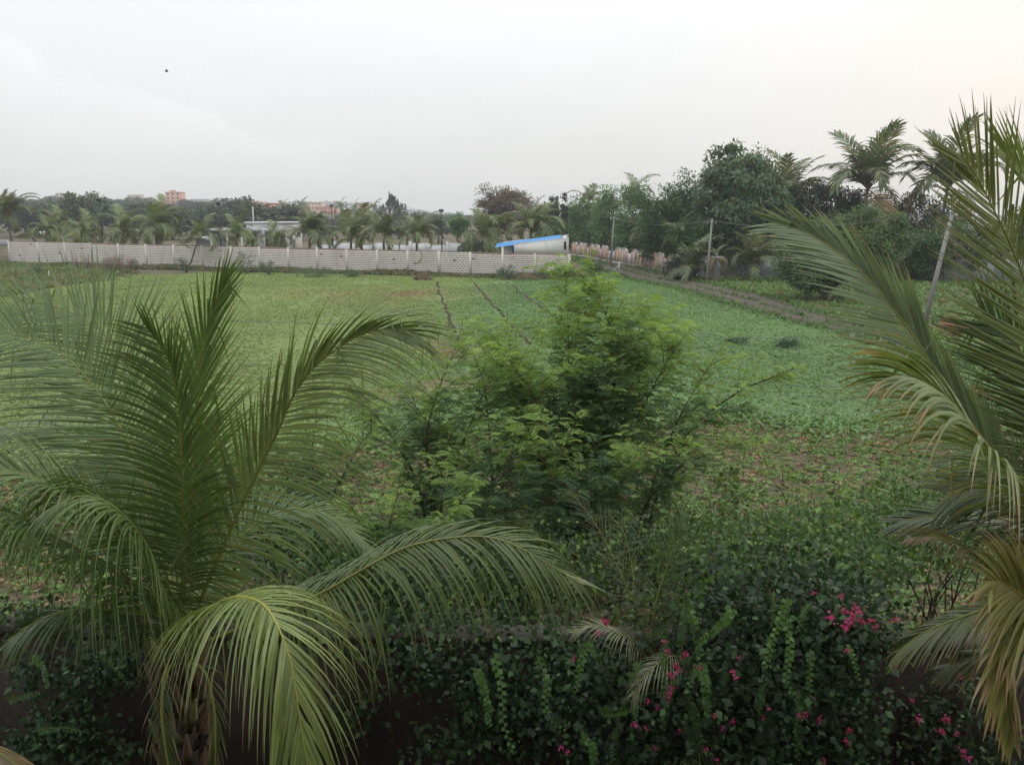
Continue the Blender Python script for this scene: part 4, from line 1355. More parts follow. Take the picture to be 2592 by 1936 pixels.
make_frond(spm, pp([(1690, 1760, 8.6), (1620, 1560, 8.7), (1600, 1440, 8.8), (1580, 1350, 8.9), (1540, 1300, 9.0)]), n=18, L=.4, w=.010, N=(0, -1, .4), hang=.9, a0=60, a1=25, t0=.3, col=(.11, .125, .06), dih=.1, seg=5, r=.01)
make_frond(spm, pp([(1700, 1780, 8.5), (1760, 1850, 8.2), (1760, 1900, 8.0), (1730, 1960, 7.9)]), n=18, L=.45, w=.016, N=(0, -.4, 1), hang=.8, a0=40, a1=20, t0=.3, col=(.2, .22, .07), dih=.1, seg=5, r=.01, tip=.7)


# ---------- distant palms: shared frond meshes of unit length
def far_frond(elev, droop, seed, n=27, green=(.115, .155, .062)):
    rg = random.Random(seed)
    pts = []
    p = np.zeros(3); e = elev
    st = 1 / 9
    for k in range(10):
        pts.append(p.copy())
        p = p + np.array((math.cos(e), 0, math.sin(e))) * st
        e -= droop * (0.4 + k * .16) * st * 2.2
    rc = np.array(pts)
    mb = MB(); mb.tube([tuple(q) for q in rc], [.012 - .010 * k / 9 for k in range(10)], 3, (.17, .17, .06), False)
    parts = [(np.concatenate(mb.v), np.concatenate(mb.f4), np.concatenate(mb.c))]
    for s in (1, -1):
        for i in range(n):
            t = .14 + .85 * (i + rg.random() * .6) / n
            x = t * 9; k = min(int(x), 8); q = rc[k] + (rc[k + 1] - rc[k]) * (x - k)
            T = nz3(rc[k + 1] - rc[k])
            S = np.array((0, 1.0, 0)); NN = np.cross(S, T) * -1
            if NN[2] < 0: NN = -NN
            a = math.radians(68 - 42 * t + rg.gauss(0, 4))
            d = T * math.cos(a) + math.sin(a) * (S * s * .92 + NN * .25)
            L = .30 * np.interp(t, [0, .2, .5, 1], [.6, 1, 1, .45]) * rg.uniform(.85, 1.1)
            c = np.array(green) * rg.uniform(.75, 1.25)
            if rg.random() < .12: c = np.array((.20, .16, .07))
            parts.append(leaflet(q, d, T, L, .024, 3, 1.3 * rg.uniform(.7, 1.3), None, c))
    V, Fq, Cc = merge(parts)
    return make_mesh('frond', V, Fq, Cc, M['palm_far'])


FF = {}
for ei, (el, dr) in enumerate(((1.35, .55), (1.05, .9), (.7, 1.25), (.25, 1.4), (-.3, 1.2))):
    FF[ei] = [far_frond(el + .08 * v, dr * (1 + .15 * v), 10 * ei + v) for v in range(3)]
FFd = {e: [far_frond((1.35, 1.05, .7, .25, -.3)[e] + .08 * v, (.5, .8, 1.1, 1.3, 1.2)[e], 200 + 10 * e + v, n=30, green=(.088, .118, .06)) for v in range(3)] for e in range(5)}
FFb = [far_frond(.1 - .3 * v, 1.4, 90 + v, green=(.20, .135, .07)) for v in range(2)]


def far_palm(label, px, py, Y, L, nf=18, upright=0.5, trunk_r=.16, lean=0.0, group=None, wind=0.0, base_px=None, dead=0, z0=0.0, low=True, dark=False):
    L = L * 1.1; nf = int(nf * 1.1)
    top = at(px, py, Y)
    bx = at(base_px, py, Y).x if base_px is not None else top.x + lean
    base = Vector((bx, Y, z0))
    t = thing('coconut_palm', label, 'palm tree', base, group)
    hgt = top.z - z0
    mb = MB()
    pts = [base.lerp(top, k / 7) + Vector((.12 * math.sin(k * .9) * (0 < k < 7), 0, 0)) for k in range(8)]
    mb.tube(pts, [trunk_r * (1.3 - .5 * k / 7) for k in range(8)], 7, (.13, .11, .09))
    mb.build('trunk', M['bark'], t)
    for i in range(nf):
        u = (i + .5) / nf
        if upright > .7: e = 0 if u < .30 else 1 if u < .62 else 2 if u < .88 else 3
        else: e = 0 if u < .12 else 1 if u < .34 else 2 if u < .6 else 3 if u < .85 else 4
        if not low and e > 3: e = 3
        me = random.choice((FFd if dark else FF)[e])
        if i >= nf - dead: me = random.choice(FFb)
        o = bpy.data.objects.new('frond', me); C.objects.link(o); o.parent = t
        o.location = top - base
        s = L * random.uniform(.72, 1.18)
        o.scale = (s, s, s)
        a = i * 2.399 + random.uniform(-.3, .3)
        o.rotation_euler = (random.gauss(0, .16), random.gauss(0, .14), a + wind * math.sin(-a))
    return t


def behind(px, d=4.0):
    return line_hit(px, 620, WA, WB).y + d


G1 = 'coconut palms behind the white block wall'
row = [(22, 545, 16, 4.6, 18, .9, 'tall coconut palm at the far left edge behind the end of the block wall'),
       (118, 585, 8, 3.6, 16, .4, 'drooping brownish palm behind the left end of the block wall'),
       (150, 570, 18, 3.6, 14, .6, 'half hidden green palm behind the drooping brown one at far left'),
       (215, 590, 4, 4.0, 18, .5, 'palm with a frond hanging over the block wall left of the first floodlight pole'),
       (312, 588, 5, 4.2, 18, .6, 'bushy palm right of the first floodlight pole behind the brown heap'),
       (395, 575, 6, 4.4, 20, .6, 'widest bushy palm behind the block wall, left of the leaning trunk'),
       (600, 598, 5, 3.3, 15, .7, 'palm standing in front of the left part of the white house'),
       (695, 605, 5, 3.4, 15, .7, 'palm in front of the middle of the white house'),
       (785, 600, 4, 4.0, 19, .9, 'dense dark upright palm just right of the white house'),
       (890, 605, 5, 3.5, 17, .8, 'palm with upright fronds, first to the right of the bare headed pole'),
       (915, 585, 9, 3.7, 14, .9, 'taller palm with a brownish trunk rising behind its neighbour'),
       (973, 598, 4, 3.4, 16, .9, 'slim dark palm between the bare headed pole and the dangling frond'),
       (1057, 605, 4, 3.3, 17, .9, 'palm with one dead frond dangling down the front of the block wall'),
       (1222, 600, 7, 4.4, 18, .7, 'yellow-green palm just left of the blue roofed shed'),
       (1345, 590, 15, 5.0, 18, .8, 'large palm rising behind the blue roof of the shed')]
for px, py, d, L, nf, upr, lab in row:
    far_palm(lab, px, py, behind(px, d), L, nf, upr, group=G1, wind=.3, dark=(px in (22, 785, 973)))
# thin leaning palm in front of the wall
far_palm('thin palm whose leaning trunk crosses the front of the block wall', 508, 600, behind(508, -1.0), 3.0, 13, .95, .10, group=G1, base_px=468)
# dangling frond over the wall
p = at(1057, 625, behind(1057, -.6))
t = thing('palm_frond', 'yellowish dead frond dangling down the front of the block wall', 'palm frond', p)
o = bpy.data.objects.new('blade', FF[2][0]); C.objects.link(o); o.parent = t; o.scale = (2.6, 2.6, 2.6); o.rotation_euler = (math.pi * .5, math.pi * .62, math.pi * .5)
# right side palms
G2 = 'coconut palms of the grove on the right'
far_palm('tall palm with grey-green fronds against the sky, right of the round leafy tree', 2196, 480, 100, 6.6, 22, .75, .2, group=G2, dead=2, dark=True)
far_palm('dark tall palm on the skyline just behind the nearest palm frond', 2398, 480, 98, 6.6, 22, .75, .2, group=G2, dead=3, dark=True)
far_palm('palm crown sticking up behind the right shoulder of the tall leafy tree', 1995, 520, 108, 6.2, 15, .8, .2, group=G2, dark=True)
far_palm('small palm crown peeping over the grove, left of the tall leafy tree', 1606, 492, 150, 4.2, 14, .6, group=G2)
far_palm('pair of fronds peeping over the grove near the columnar trees', 1490, 515, 165, 4.5, 10, .9, group=G2)
far_palm('small palm standing before the grey wall right of the pole', 1907, 672, 90, 3.7, 15, .9, .16, group=G2, low=False, dark=True)
far_palm('bushy dark green palm on the track edge left of the pole', 1752, 690, 91, 3.8, 18, .8, .2, group=G2, low=False, dark=True)
far_palm('shaggy palm trunk with dead brown fronds right beside the slim pole', 1812, 655, 88, 1.7, 8, .9, .3, group=G2, dead=5)
far_palm('low palm overhanging the painted arch wall in the grove', 1722, 600, 100, 3.2, 10, .5, group=G2)
far_palm('hazy palm in the grove above the middle of the painted wall', 1640, 600, 112, 3.2, 9, .6, group=G2)
G3 = 'small hazy palms on the skyline'
for px, py, Y, lab in ((765, 522, 440, 'small hazy palm left of the cream skyline block'), (862, 526, 420, 'small hazy palm right of the peach terraces'),
                       (898, 530, 420, 'small hazy palm left of the lone peach block'), (715, 522, 450, 'small hazy palm above the middle of the peach cluster'),
                       (640, 550, 300, 'small dark palm spire among trees below the peach cluster'), (945, 528, 400, 'small hazy palm between lone peach block and casuarina')):
    m_ = at(px, py, Y)
    far_palm(lab, px, py, Y, 5.2, 11, .6, .3, group=G3, z0=float(terrain(m_.x, Y)))


# ================================================================== TREES
def tree(name, label, px, ytop, Y, wpx, col, depth=None, ybot=None, n_cl=60, per=70, size=.30, cl=1.1, droop=0.0, group=None, tip=None,
         var=.3, shell=.5, zb=0.0, trunk_r=.25, flat=1.0, lump=.25, cat='tree', barkc=(.10, .08, .065), aspect=.5, base_px=None):
    top = at(px, ytop, Y)
    w = wpx * Y / F / 2
    ztop = top.z
    zbot = at(px, ybot, Y).z if ybot is not None else zb + (ztop - zb) * .22
    cz = (ztop + zbot) / 2
    rad = ((w - cl * .6), (depth or w) - cl * .4, max(.5, (ztop - zbot) / 2 - cl * .2))
    bx = top.x if base_px is None else at(base_px, ytop, Y).x
    base = Vector((bx, Y, zb))
    t = thing(name, label, cat, base, group)
    (V, Fq, Cc), cc = clump_crown((top.x, Y, cz), rad, int(n_cl * 1.6), cl, int(per * 1.25), size * 1.05, col, var, droop, shell, tip, aspect, lump)
    mb = MB()
    trunk_mesh(mb, base, (top.x, Y, cz - rad[2] * .3), trunk_r, 9, cc, barkc)
    mb.build('trunk', M['bark'], t)
    obj('crown', make_mesh('crown', V - np.array(base), Fq, Cc, M['leaf']), t)
    return t


D1 = (.045, .100, .030); D2 = (.066, .142, .040); D3 = (.092, .182, .048); OL = (.105, .14, .055); PK = (.085, .135, .062)
GR = 'trees of the grove behind the painted wall'
tree('broadleaf_tree', 'tall airy round-topped tree with drooping leaves, highest of the grove', 1882, 372, 101, 235, PK, ybot=620, n_cl=150, per=85, size=.40, cl=1.1, droop=.9, group=GR, shell=.35, lump=.35, tip=(.12, .17, .08), aspect=.55)
tree('broadleaf_tree', 'ragged top of the grove\'s highest tree reaching right', 1960, 452, 103, 110, PK, ybot=620, n_cl=50, per=70, size=.38, cl=1.0, droop=.9, group=GR, shell=.4)
tree('neem_tree', 'dark lumpy tree with pointed top just left of the highest tree', 1740, 440, 110, 105, D1, ybot=640, n_cl=60, per=75, size=.32, cl=1.15, group=GR, tip=D3, lump=.4)
tree('neem_tree', 'dark spreading tree in the grove above the painted wall\'s right end', 1690, 480, 108, 150, D1, ybot=660, n_cl=80, per=75, size=.32, cl=1.2, group=GR, tip=D3, lump=.35)
tree('neem_tree', 'mid green tree in the grove behind the pole at the painted wall', 1612, 476, 124, 120, D2, ybot=660, n_cl=65, per=70, size=.34, cl=1.3, group=GR, tip=D3, lump=.35)
tree('neem_tree', 'bright green tree in the grove left of the pole at the painted wall', 1542, 482, 138, 100, D3, ybot=650, n_cl=60, per=65, size=.36, cl=1.4, group=GR, tip=(.13, .2, .06), lump=.35)
tree('neem_tree', 'mid green tree at the left end of the grove behind the painted wall', 1478, 500, 158, 100, D2, ybot=640, n_cl=50, per=65, size=.4, cl=1.5, group=GR, tip=D3)
tree('neem_tree', 'leafy tree at the grove\'s far left end beside the columnar trees', 1450, 520, 172, 70, D2, ybot=640, n_cl=40, per=55, size=.45, cl=1.5, group=GR)
tree('neem_tree', 'hazy tree top peeping between the columnar trees and the palm', 1385, 520, 185, 60, OL, ybot=600, n_cl=30, per=55, size=.45, cl=1.4, group=GR)
tree('olive_tree', 'thin olive brown tree leaning over the middle of the painted wall', 1645, 530, 110, 80, (.12, .13, .055), ybot=640, n_cl=35, per=55, size=.26, cl=.9, droop=.5, group=GR, shell=.4)
tree('neem_tree', 'low dark tree filling the gap behind the bushy palm by the track', 1760, 560, 100, 150, D1, ybot=690, n_cl=70, per=65, size=.3, cl=1.1, group=GR)
tree('neem_tree', 'low dark tree behind the small palm at the grey wall', 1900, 560, 97, 170, (.035, .065, .025), ybot=690, n_cl=80, per=65, size=.3, cl=1.1, group=GR)
tree('umbrella_tree', 'flat dark umbrella shaped tree under the tall palms', 2085, 470, 104, 210, (.030, .055, .025), ybot=570, n_cl=80, per=70, size=.34, cl=.9, group=GR, lump=.15)
tree('umbrella_tree', 'flat dark tree crown right under the dark tall palm', 2290, 500, 106, 220, (.035, .06, .025), ybot=640, n_cl=80, per=65, size=.34, cl=1.0, group=GR, lump=.15)
tree('neem_tree', 'olive green tree behind the nearest palm frond at the right edge', 2440, 555, 92, 260, OL, ybot=700, n_cl=90, per=65, size=.32, cl=1.1, group=GR)
tree('neem_tree', 'dark tree at the grey wall behind the leaning pole', 2330, 590, 90, 150, D1, ybot=715, n_cl=60, per=65, size=.3, cl=1.0, group=GR)
tree('neem_tree', 'dark tree deep in the grove behind the field tree', 2060, 560, 96, 180, (.035, .06, .026), ybot=700, n_cl=80, per=65, size=.32, cl=1.1, group=GR)
tree('neem_tree', 'tree off the right edge behind the large near palm', 2680, 520, 90, 260, OL, ybot=700, n_cl=70, per=60, size=.34, cl=1.2, group=GR)
tree('field_tree', 'bushy feathery green tree with a bare dark trunk standing on the verge', 2185, 535, 69, 230, (.095, .145, .052), ybot=700, n_cl=150, per=110, size=.24, cl=.85, shell=.3, tip=(.14, .2, .07), aspect=.4, trunk_r=.26, base_px=2092, lump=.3)
tree('field_tree', 'lower spreading bush crown left of the feathery verge tree', 2060, 620, 70, 190, (.075, .125, .045), ybot=745, n_cl=80, per=85, size=.22, cl=.75, shell=.3, aspect=.45, trunk_r=.18, base_px=2098)
tree('red_tree', 'reddish brown tree with a broad rounded crown behind the shed', 1283, 478, 178, 150, (.135, .095, .075), ybot=585, n_cl=110, per=75, size=.42, cl=1.2, tip=(.15, .16, .09), lump=.35, shell=.5)
tree('shade_tree', 'low dark spreading tree behind the shed between red tree and palms', 1400, 560, 135, 120, D1, ybot=630, n_cl=45, per=60, size=.3, cl=1.0)
tree('shade_bush', 'dark shrub just left of the shed behind the block wall', 1205, 605, 118, 90, (.035, .065, .03), ybot=655, n_cl=40, per=60, size=.22, cl=.7, cat='shrub')
tree('shade_bush', 'bright green shrub behind the block wall right of the last floodlight pole', 1160, 540, 150, 60, (.07, .17, .055), ybot=600, n_cl=30, per=50, size=.3, cl=.8)
tree('shade_tree', 'small round dark tree just behind the square headed floodlight', 1108, 552, 210, 36, (.05, .08, .04), ybot=580, n_cl=24, per=50, size=.4, cl=1.0)
tree('dark_bush', 'black-green shrub against the right end of the painted wall', 1722, 655, 93, 90, (.022, .034, .02), ybot=708, n_cl=45, per=70, size=.2, cl=.55, cat='shrub', trunk_r=.08)
for i, (px, yt) in enumerate(((1397, 500), (1409, 498), (1428, 492))):
    lab = ('leftmost of three slim columnar trees behind the shed', 'middle one of three slim columnar trees behind the shed', 'rightmost and fullest of three slim columnar trees behind the shed')[i]
    tree('columnar_tree', lab, px, yt, 160 - 4 * i, (13, 14, 20)[i], (.028, .05, .024), ybot=612, n_cl=46, per=40, size=.28, cl=.42, droop=1.2, group='slim columnar trees behind the shed', shell=.1, lump=.05, trunk_r=.12)

for i in range(13):
    u = (i + .5) / 13
    q = PA.lerp(PB, u)
    px_ = 1296 + F * (q.x - 0) / (q.y) * 1.0
    bk = -pn * (3.0 + (i % 3))
    Y_ = (q + bk).y
    px_ = 1296 + F * (q + bk).x / (Y_ * math.cos(PITCH) + 4.2 * math.sin(PITCH))
    tree('grove_shrub', ('dark', 'mid green', 'bright green')[i % 3] + ' bushy growth rising right behind the painted wall', px_, 968 - F * math.tan(math.atan((5.0 + 1.2 * (i % 2) - 6.5) / Y_) + PITCH) + (0), Y_, 3.4 * F / Y_, (D1, D2, D3)[i % 3], ybot=968 - F * math.tan(math.atan((1.2 - 6.5) / Y_) + PITCH), n_cl=26, per=60, size=.3, cl=.9, group='bushy growth behind the painted wall', trunk_r=.1, cat='shrub')
# casuarina: feathery plumes pointing up
cp = at(985, 485, 300)
cz0 = float(terrain(cp.x, 300))
t = thing('casuarina_tree', 'wide feathery conifer with spiky plumes on the skyline', 'tree', (cp.x, 300, cz0))
mb = MB(); mb.tube([(cp.x, 300, cz0), (cp.x, 300, cp.z - 2)], [.5, .1], 6, (.1, .08, .07)); mb.build('trunk', M['bark'], t)
P, D, S_, CL = [], [], [], []
for k in range(150):
    u = random.random() ** .8
    hw = (1 - u) ** .8 * 7.6
    x0 = cp.x + .6 + random.uniform(-1, 1) * hw + (1.2 * (1 - u)); y0 = 300 + random.uniform(-1, 1) * hw * .8
    zt = cz0 + .5 + (cp.z - cz0 - 3.6) * u
    plen = random.uniform(1.4, 3.0) * (1 - .3 * u)
    for j in range(42):
        v = random.random()
        P.append((cp.x + (x0 - cp.x) * 1.3 + (x0 - cp.x) * .12 * v + random.gauss(0, .34 * (1 - v) + .04), y0 + random.gauss(0, .3), zt + plen * v))
        D.append((random.gauss((x0 - cp.x) * .05, .35), random.gauss(0, .35), 1)); S_.append(random.uniform(.4, .8)); CL.append(random.uniform(.75, 1.2))
for j in range(60):
    v = random.random()
    P.append((cp.x + random.gauss(0, .22 * (1 - v) + .03), 300, cp.z - 2.6 + 2.3 * v)); D.append((random.gauss(0, .3), 0, 1)); S_.append(.6); CL.append(1)
V, Fq, Cc = leaves(np.array(P), unit(np.array(D, float)), np.array(S_), np.array(S_) * .3, None, np.array((.06, .085, .055)) * np.array(CL)[:, None])
obj('crown', make_mesh('crown', V - np.array((cp.x, 300, cz0)), Fq, Cc, M['leaf']), t)

# far belt: shared crown meshes
far_cr = []
for k, (c, lump) in enumerate((((.060, .09, .045), .3), ((.075, .105, .05), .3), ((.05, .075, .042), .25), ((.085, .11, .055), .35), ((.10, .10, .06), .3))):
    (V, Fq, Cc), cc = clump_crown((0, 0, .60), (.46, .44, .30), 60, .15, 34, .085, c, .35, 0, .45, None, .6, lump)
    far_cr.append(make_mesh('crown', V, Fq, Cc, M['leaf_obj']))
tb = MB(); tb.tube([(0, 0, 0), (.02, 0, .25), (.0, 0, .5)], [.04, .03, .02], 5, (.10, .085, .07)); tb.tube([(.02, 0, .25), (.16, .05, .55)], [.02, .01], 4, (.10, .085, .07)); tb.tube([(.02, 0, .25), (-.15, -.05, .6)], [.02, .01], 4, (.10, .085, .07))
ftr = make_mesh('trunk', np.concatenate(tb.v), [np.concatenate(tb.f4), np.concatenate(tb.f3)], np.concatenate(tb.c), M['bark'])


def belt_tree(px, ytop, Y, wfac, kind, label, group):
    p = at(px, ytop, Y)
    z0 = float(terrain(p.x, Y))
    h = max(3.0, p.z - z0) / .93
    t = thing('hazy_tree', label, 'tree', (p.x, Y, z0), group)
    for nm, me in (('trunk', ftr), ('crown', far_cr[kind])):
        o = bpy.data.objects.new(nm, me); C.objects.link(o); o.parent = t
        o.scale = (h * wfac, h * wfac, h)
    t.rotation_euler = (0, 0, random.uniform(0, 6.28))


def skyline(px):
    return float(np.interp(px, [-200, 30, 60, 120, 200, 260, 300, 360, 410, 460, 520, 580, 640, 700, 800, 900, 1000, 1060, 1130, 1230, 1500], [495, 495, 500, 502, 500, 500, 506, 500, 500, 505, 510, 502, 520, 528, 534, 530, 540, 540, 541, 546, 548]))


ADJ = ('mid green', 'olive', 'dark green', 'pale olive', 'dull')


def zone(px):
    for lim, nm in ((60, 'at the far left edge'), (150, 'above the brown drooping palm'), (235, 'left of the first floodlight'), (300, 'right of the first floodlight'), (400, 'left of the tall peach block'), (470, 'around the tall peach block'), (560, 'left of the second floodlight'),
                    (640, 'above the white porch'), (740, 'above the white house'), (840, 'below the cream skyline block'), (930, 'around the lone peach block'), (1050, 'around the casuarina'), (1130, 'left of the square floodlight')):
        if px < lim: return nm
    return 'near the red tree'


for (Y, n, dy, wf, lab, grp) in ((560, 46, 2, 1.5, 'tree of the farthest belt', 'farthest belt of trees on the skyline'),
                                 (400, 38, 9, 1.4, 'hazy tree of the middle belt', 'middle belt of trees below the skyline'),
                                 (270, 26, 22, 1.5, 'round tree beyond the palms', 'nearer belt of trees beyond the palms')):
    for i in range(n):
        px = -120 + 1420 * (i + random.uniform(-.35, .35)) / n
        if Y < 500 and 590 < px < 960: yy = skyline(px) + dy + 6
        else: yy = skyline(px) + dy
        if Y == 270 and (px > 1130): continue
        if Y == 560: yy += (12 if 600 < px < 940 else 0)
        if 395 < px < 465: yy += 9
        belt_tree(px, yy + random.gauss(0, 3.0), Y * random.uniform(.92, 1.08), wf * random.uniform(.8, 1.3), kd_ := random.choice((0, 0, 1, 2, 2, 3)), ADJ[kd_] + ' ' + lab + ', ' + zone(px), grp)
belt_tree(432, 530, 240, 1.7, 2, 'round dark bushy tree below the tall peach block', None)
belt_tree(552, 528, 240, 1.5, 2, 'dark round tree behind the second floodlight pole', None)
belt_tree(655, 522, 235, 1.9, 2, 'dark spreading tree above the white house', None)
belt_tree(728, 525, 235, 1.5, 2, 'dark round tree right above the white house roof', None)
belt_tree(200, 496, 230, 1.0, 1, 'light green round tree left of the first floodlight pole', None)
belt_tree(228, 494, 300, 1.0, 3, 'green round-topped tree beside the first floodlight pole', None)
belt_tree(598, 498, 300, 1.0, 0, 'green round tree on the skyline above the floodlight', None)
# far-off wood that closes the horizon to the right of the casuarina
P = []
for k in range(900):
    px = random.uniform(-400, 3200)
    Y = random.uniform(640, 760)
    p = at(px, 545, Y)
    P.append((p.x, Y, 0))
P = np.array(P)
P[:, 2] = terrain(P[:, 0], P[:, 1])
V0 = np.array([v.co for v in far_cr[0].vertices]); F0 = np.array([tuple(q.vertices) for q in far_cr[0].polygons])
F0 = F0[::9]; used = np.unique(F0); remap = np.zeros(len(V0), int); remap[used] = np.arange(len(used)); V0 = V0[used] * np.array((1.6, 1.6, 1)); F0 = remap[F0]
V0[:, :] = V0 + 0
Vw, Fw, Cw = scatter(P[:170], [(V0, F0)], np.array([random.uniform(7.5, 9.5) for _ in range(170)]), np.tile(np.array((.055, .08, .05)), (170, 1)))
o = obj('distant_wood', make_mesh('distant_wood', Vw, Fw, Cw, M['leaf']))
tag(o, 'far-off grey-green wood along the horizon', 'wood', kind='stuff')


# ================================================================== SHRUBS AND HEAPS AT THE BLOCK WALL
def shrub(label, px, ytop, ybot, wpx, col, Y=None, n_cl=22, per=46, size=.16, cl=.4, droop=0, aspect=.35, cat='shrub', name='shrub', shell=.3):
    Y = Y or gr(px, ybot).y
    top = at(px, ytop, Y); w = wpx * Y / F / 2
    base = Vector((top.x, Y, 0))
    t = thing(name, label, cat, base)
    (V, Fq, Cc), cc = clump_crown((top.x, Y, top.z * .5), (max(.1, w - cl * .5), w * .8, max(.1, top.z * .5 - cl * .3)), n_cl, cl, per, size, col, .3, droop, shell, None, aspect, .3)
    mb = MB()
    for k in range(6):
        e = cc[random.randrange(len(cc))]
        mb.tube([base + Vector((random.uniform(-.1, .1), 0, 0)), base.lerp(Vector(e), .5) + Vector((0, 0, .1)), Vector(e)], [.03, .022, .01], 4, (.12, .09, .07))
    mb.build('stems', M['bark'], t)
    obj('foliage', make_mesh('foliage', V - np.array(base), Fq, Cc, M['leaf']), t)
    return t


BG = (.095, .135, .085)
shrub('grey-green shrub below the leaning palm trunk at the block wall', 470, 652, 690, 40, (.085, .105, .075))
shrub('tall blue-green shrub at the block wall left of the white house', 622, 638, 694, 62, BG, n_cl=34)
shrub('smaller blue-green shrub right beside the tall one at the block wall', 680, 660, 697, 48, BG)
shrub('wide low green shrub at the wall foot below the white house', 800, 676, 703, 110, (.085, .14, .07), n_cl=30)
shrub('low green shrub at the wall foot between two piers', 890, 684, 702, 50, (.09, .13, .06))
shrub('blue-green shrub at the wall foot left of the shed', 1285, 672, 708, 56, BG, n_cl=28)
shrub('small blue-green shrub at the wall foot below the shed', 1372, 677, 706, 30, (.10, .15, .09))
shrub('brownish low weeds at the wall foot under the shed\'s left side', 1330, 690, 710, 120, (.14, .12, .07), n_cl=26, cl=.3)
shrub('dark green bush at the corner where the block wall meets the track', 1500, 655, 700, 60, (.05, .09, .045), n_cl=30)
shrub('clump of brown dead weeds by the middle of the block wall', 1075, 694, 710, 60, (.17, .10, .075), cl=.25)
shrub('green weeds at the far left bank below the gate', 95, 672, 698, 50, (.09, .13, .055), cl=.4)
shrub('low dark green weeds patch standing in the crop near the right', 2000, 858, 880, 76, (.05, .11, .045), n_cl=24, size=.12, cl=.25)
shrub('low dark weed patch in the crop left of its larger neighbour', 1862, 852, 872, 56, (.055, .12, .045), n_cl=16, size=.12, cl=.2)
# brown brushwood heap
t = shrub('big dome of dried brown brushwood against the block wall', 283, 642, 690, 104, (.19, .135, .12), n_cl=70, per=60, size=.26, cl=.5, aspect=.08, cat='brushwood', name='brushwood_heap', shell=.1)
t = shrub('darker end of the dried brushwood pile at its right side', 335, 650, 692, 44, (.12, .10, .08), n_cl=30, per=60, size=.22, cl=.4, aspect=.1, cat='brushwood', name='brushwood_heap', shell=.1)
b = gr(212, 688)
t = thing('dead_twigs', 'bare brown twigs standing left of the brushwood dome', 'dead plant', b)
mb = MB()
for k in range(26):
    x = random.uniform(-1.1, .9)
    mb.tube([b + Vector((x * .8, 0, 0)), b + Vector((x + random.gauss(0, .15), 0, random.uniform(.5, 1.0))), b + Vector((x + random.gauss(0, .4), 0, random.uniform(1.0, 2.2)))], [.04, .03, .012], 4, (.16, .10, .09))
mb.build('twigs', M['bark'], t)
# reddish heap under the leaning pole
shrub('orange-brown heap of dry stalks at the foot of the leaning pole', 2425, 812, 850, 110, (.36, .19, .11), n_cl=50, per=50, size=.16, cl=.28, aspect=.12, cat='dry stalks', name='stalk_heap')
shrub('dull red-brown weed patch on top of the orange heap', 2415, 795, 835, 60, (.20, .11, .08), n_cl=20, per=46, size=.14, cl=.25, aspect=.2, cat='weeds', name='weed_patch')
# weeds all along the foot of the block wall
n = 9000
ss = RNG.random(n) * wlen; off = RNG.random(n) ** 1.3 * 4.2 + .1
P = np.array([tuple(WB - wdir * a + wn * b_) for a, b_ in zip(ss, off)])
c = np.array((.11, .14, .06)) * (.6 + .8 * RNG.random((n, 1)))
m_ = RNG.random(n) < .35
c[m_] = np.array((.20, .14, .085)) * (.6 + .6 * RNG.random((m_.sum(), 1)))
V, Fq, Cc = scatter(P, crop_protos + tuft, .22 + .32 * RNG.random(n) * (1 + .6 * np.sin(ss * .4)), c)
tag(obj('wall_foot_weeds', make_mesh('wall_foot_weeds', V, Fq, Cc, M['crop'])), 'strip of mixed weeds along the foot of the block wall', 'weeds', kind='stuff')
# weeds along the painted wall and both sides of the track
pts = []
for a, b, c_, d_ in zip(ROAD_U[:-1], ROAD_U[1:], ROAD_L[:-1], ROAD_L[1:]):
    A, B = gr(*a).lerp(gr(*c_), .5), gr(*b).lerp(gr(*d_), .5)
    for k in range(int((B - A).length * 5)):
        p = A.lerp(B, random.random()); pts.append((p.x + random.gauss(0, .18), p.y + random.gauss(0, .18), .03))
for a, b in zip(ROAD_U[:-1] + ROAD_L[:-1], ROAD_U[1:] + ROAD_L[1:]):
    A, B = gr(*a), gr(*b)
    for k in range(int((B - A).length * 22)):
        p = A.lerp(B, random.random()); pts.append((p.x + random.gauss(0, .5), p.y + random.gauss(0, .5), .02))
P = np.array(pts)
P = P[RNG.random(len(P)) < .9]
c = np.array((.10, .17, .055)) * (.7 + .6 * RNG.random((len(P), 1)))
V, Fq, Cc = scatter(P, crop_protos + tuft, .18 + .22 * RNG.random(len(P)), c)
tag(obj('track_edge_grass', make_mesh('track_edge_grass', V, Fq, Cc, M['crop'])), 'grass fringe along both edges of the dirt track', 'grass', kind='stuff')


# ================================================================== FEATHERY LEUCAENA SHRUBS
def leuc_leaf(seed, np_=8, L=.24):
    rg = np.random.default_rng(seed)
    V, Fs = [], []
    nrm_ = np.array((0, 0, 1.0))
    pos, D, Ls, N = [], [], [], []
    q = np.zeros(3); d = nz3(np.array((1, 0, .25)))
    for k in range(np_ + 1):
        if k > 0:
            for s in (1, -1):
                a = math.radians(62 - 3.2 * k)
                dd = nz3(d * math.cos(a) + np.array((0, s, 0)) * math.sin(a) + np.array((0, 0, -.12)) + rg.normal(size=3) * .06)
                pos.append(q.copy()); D.append(dd); Ls.append(.088 * (1 - .4 * abs(k / np_ - .45))); N.append(nz3(np.array((0, 0, 1.0)) + rg.normal(size=3) * .25))
        d = nz3(d + np.array((0, 0, -.13)))
        q = q + d * L / np_
    D = np.array(D); pos = np.array(pos)
    V, Fq, _ = leaves(pos, D, np.array(Ls), .020, np.array(N), cup=.12)
    return V, Fq


LEUC = [leuc_leaf(i, 7 + i % 3, .20 + .02 * (i % 3)) for i in range(6)]


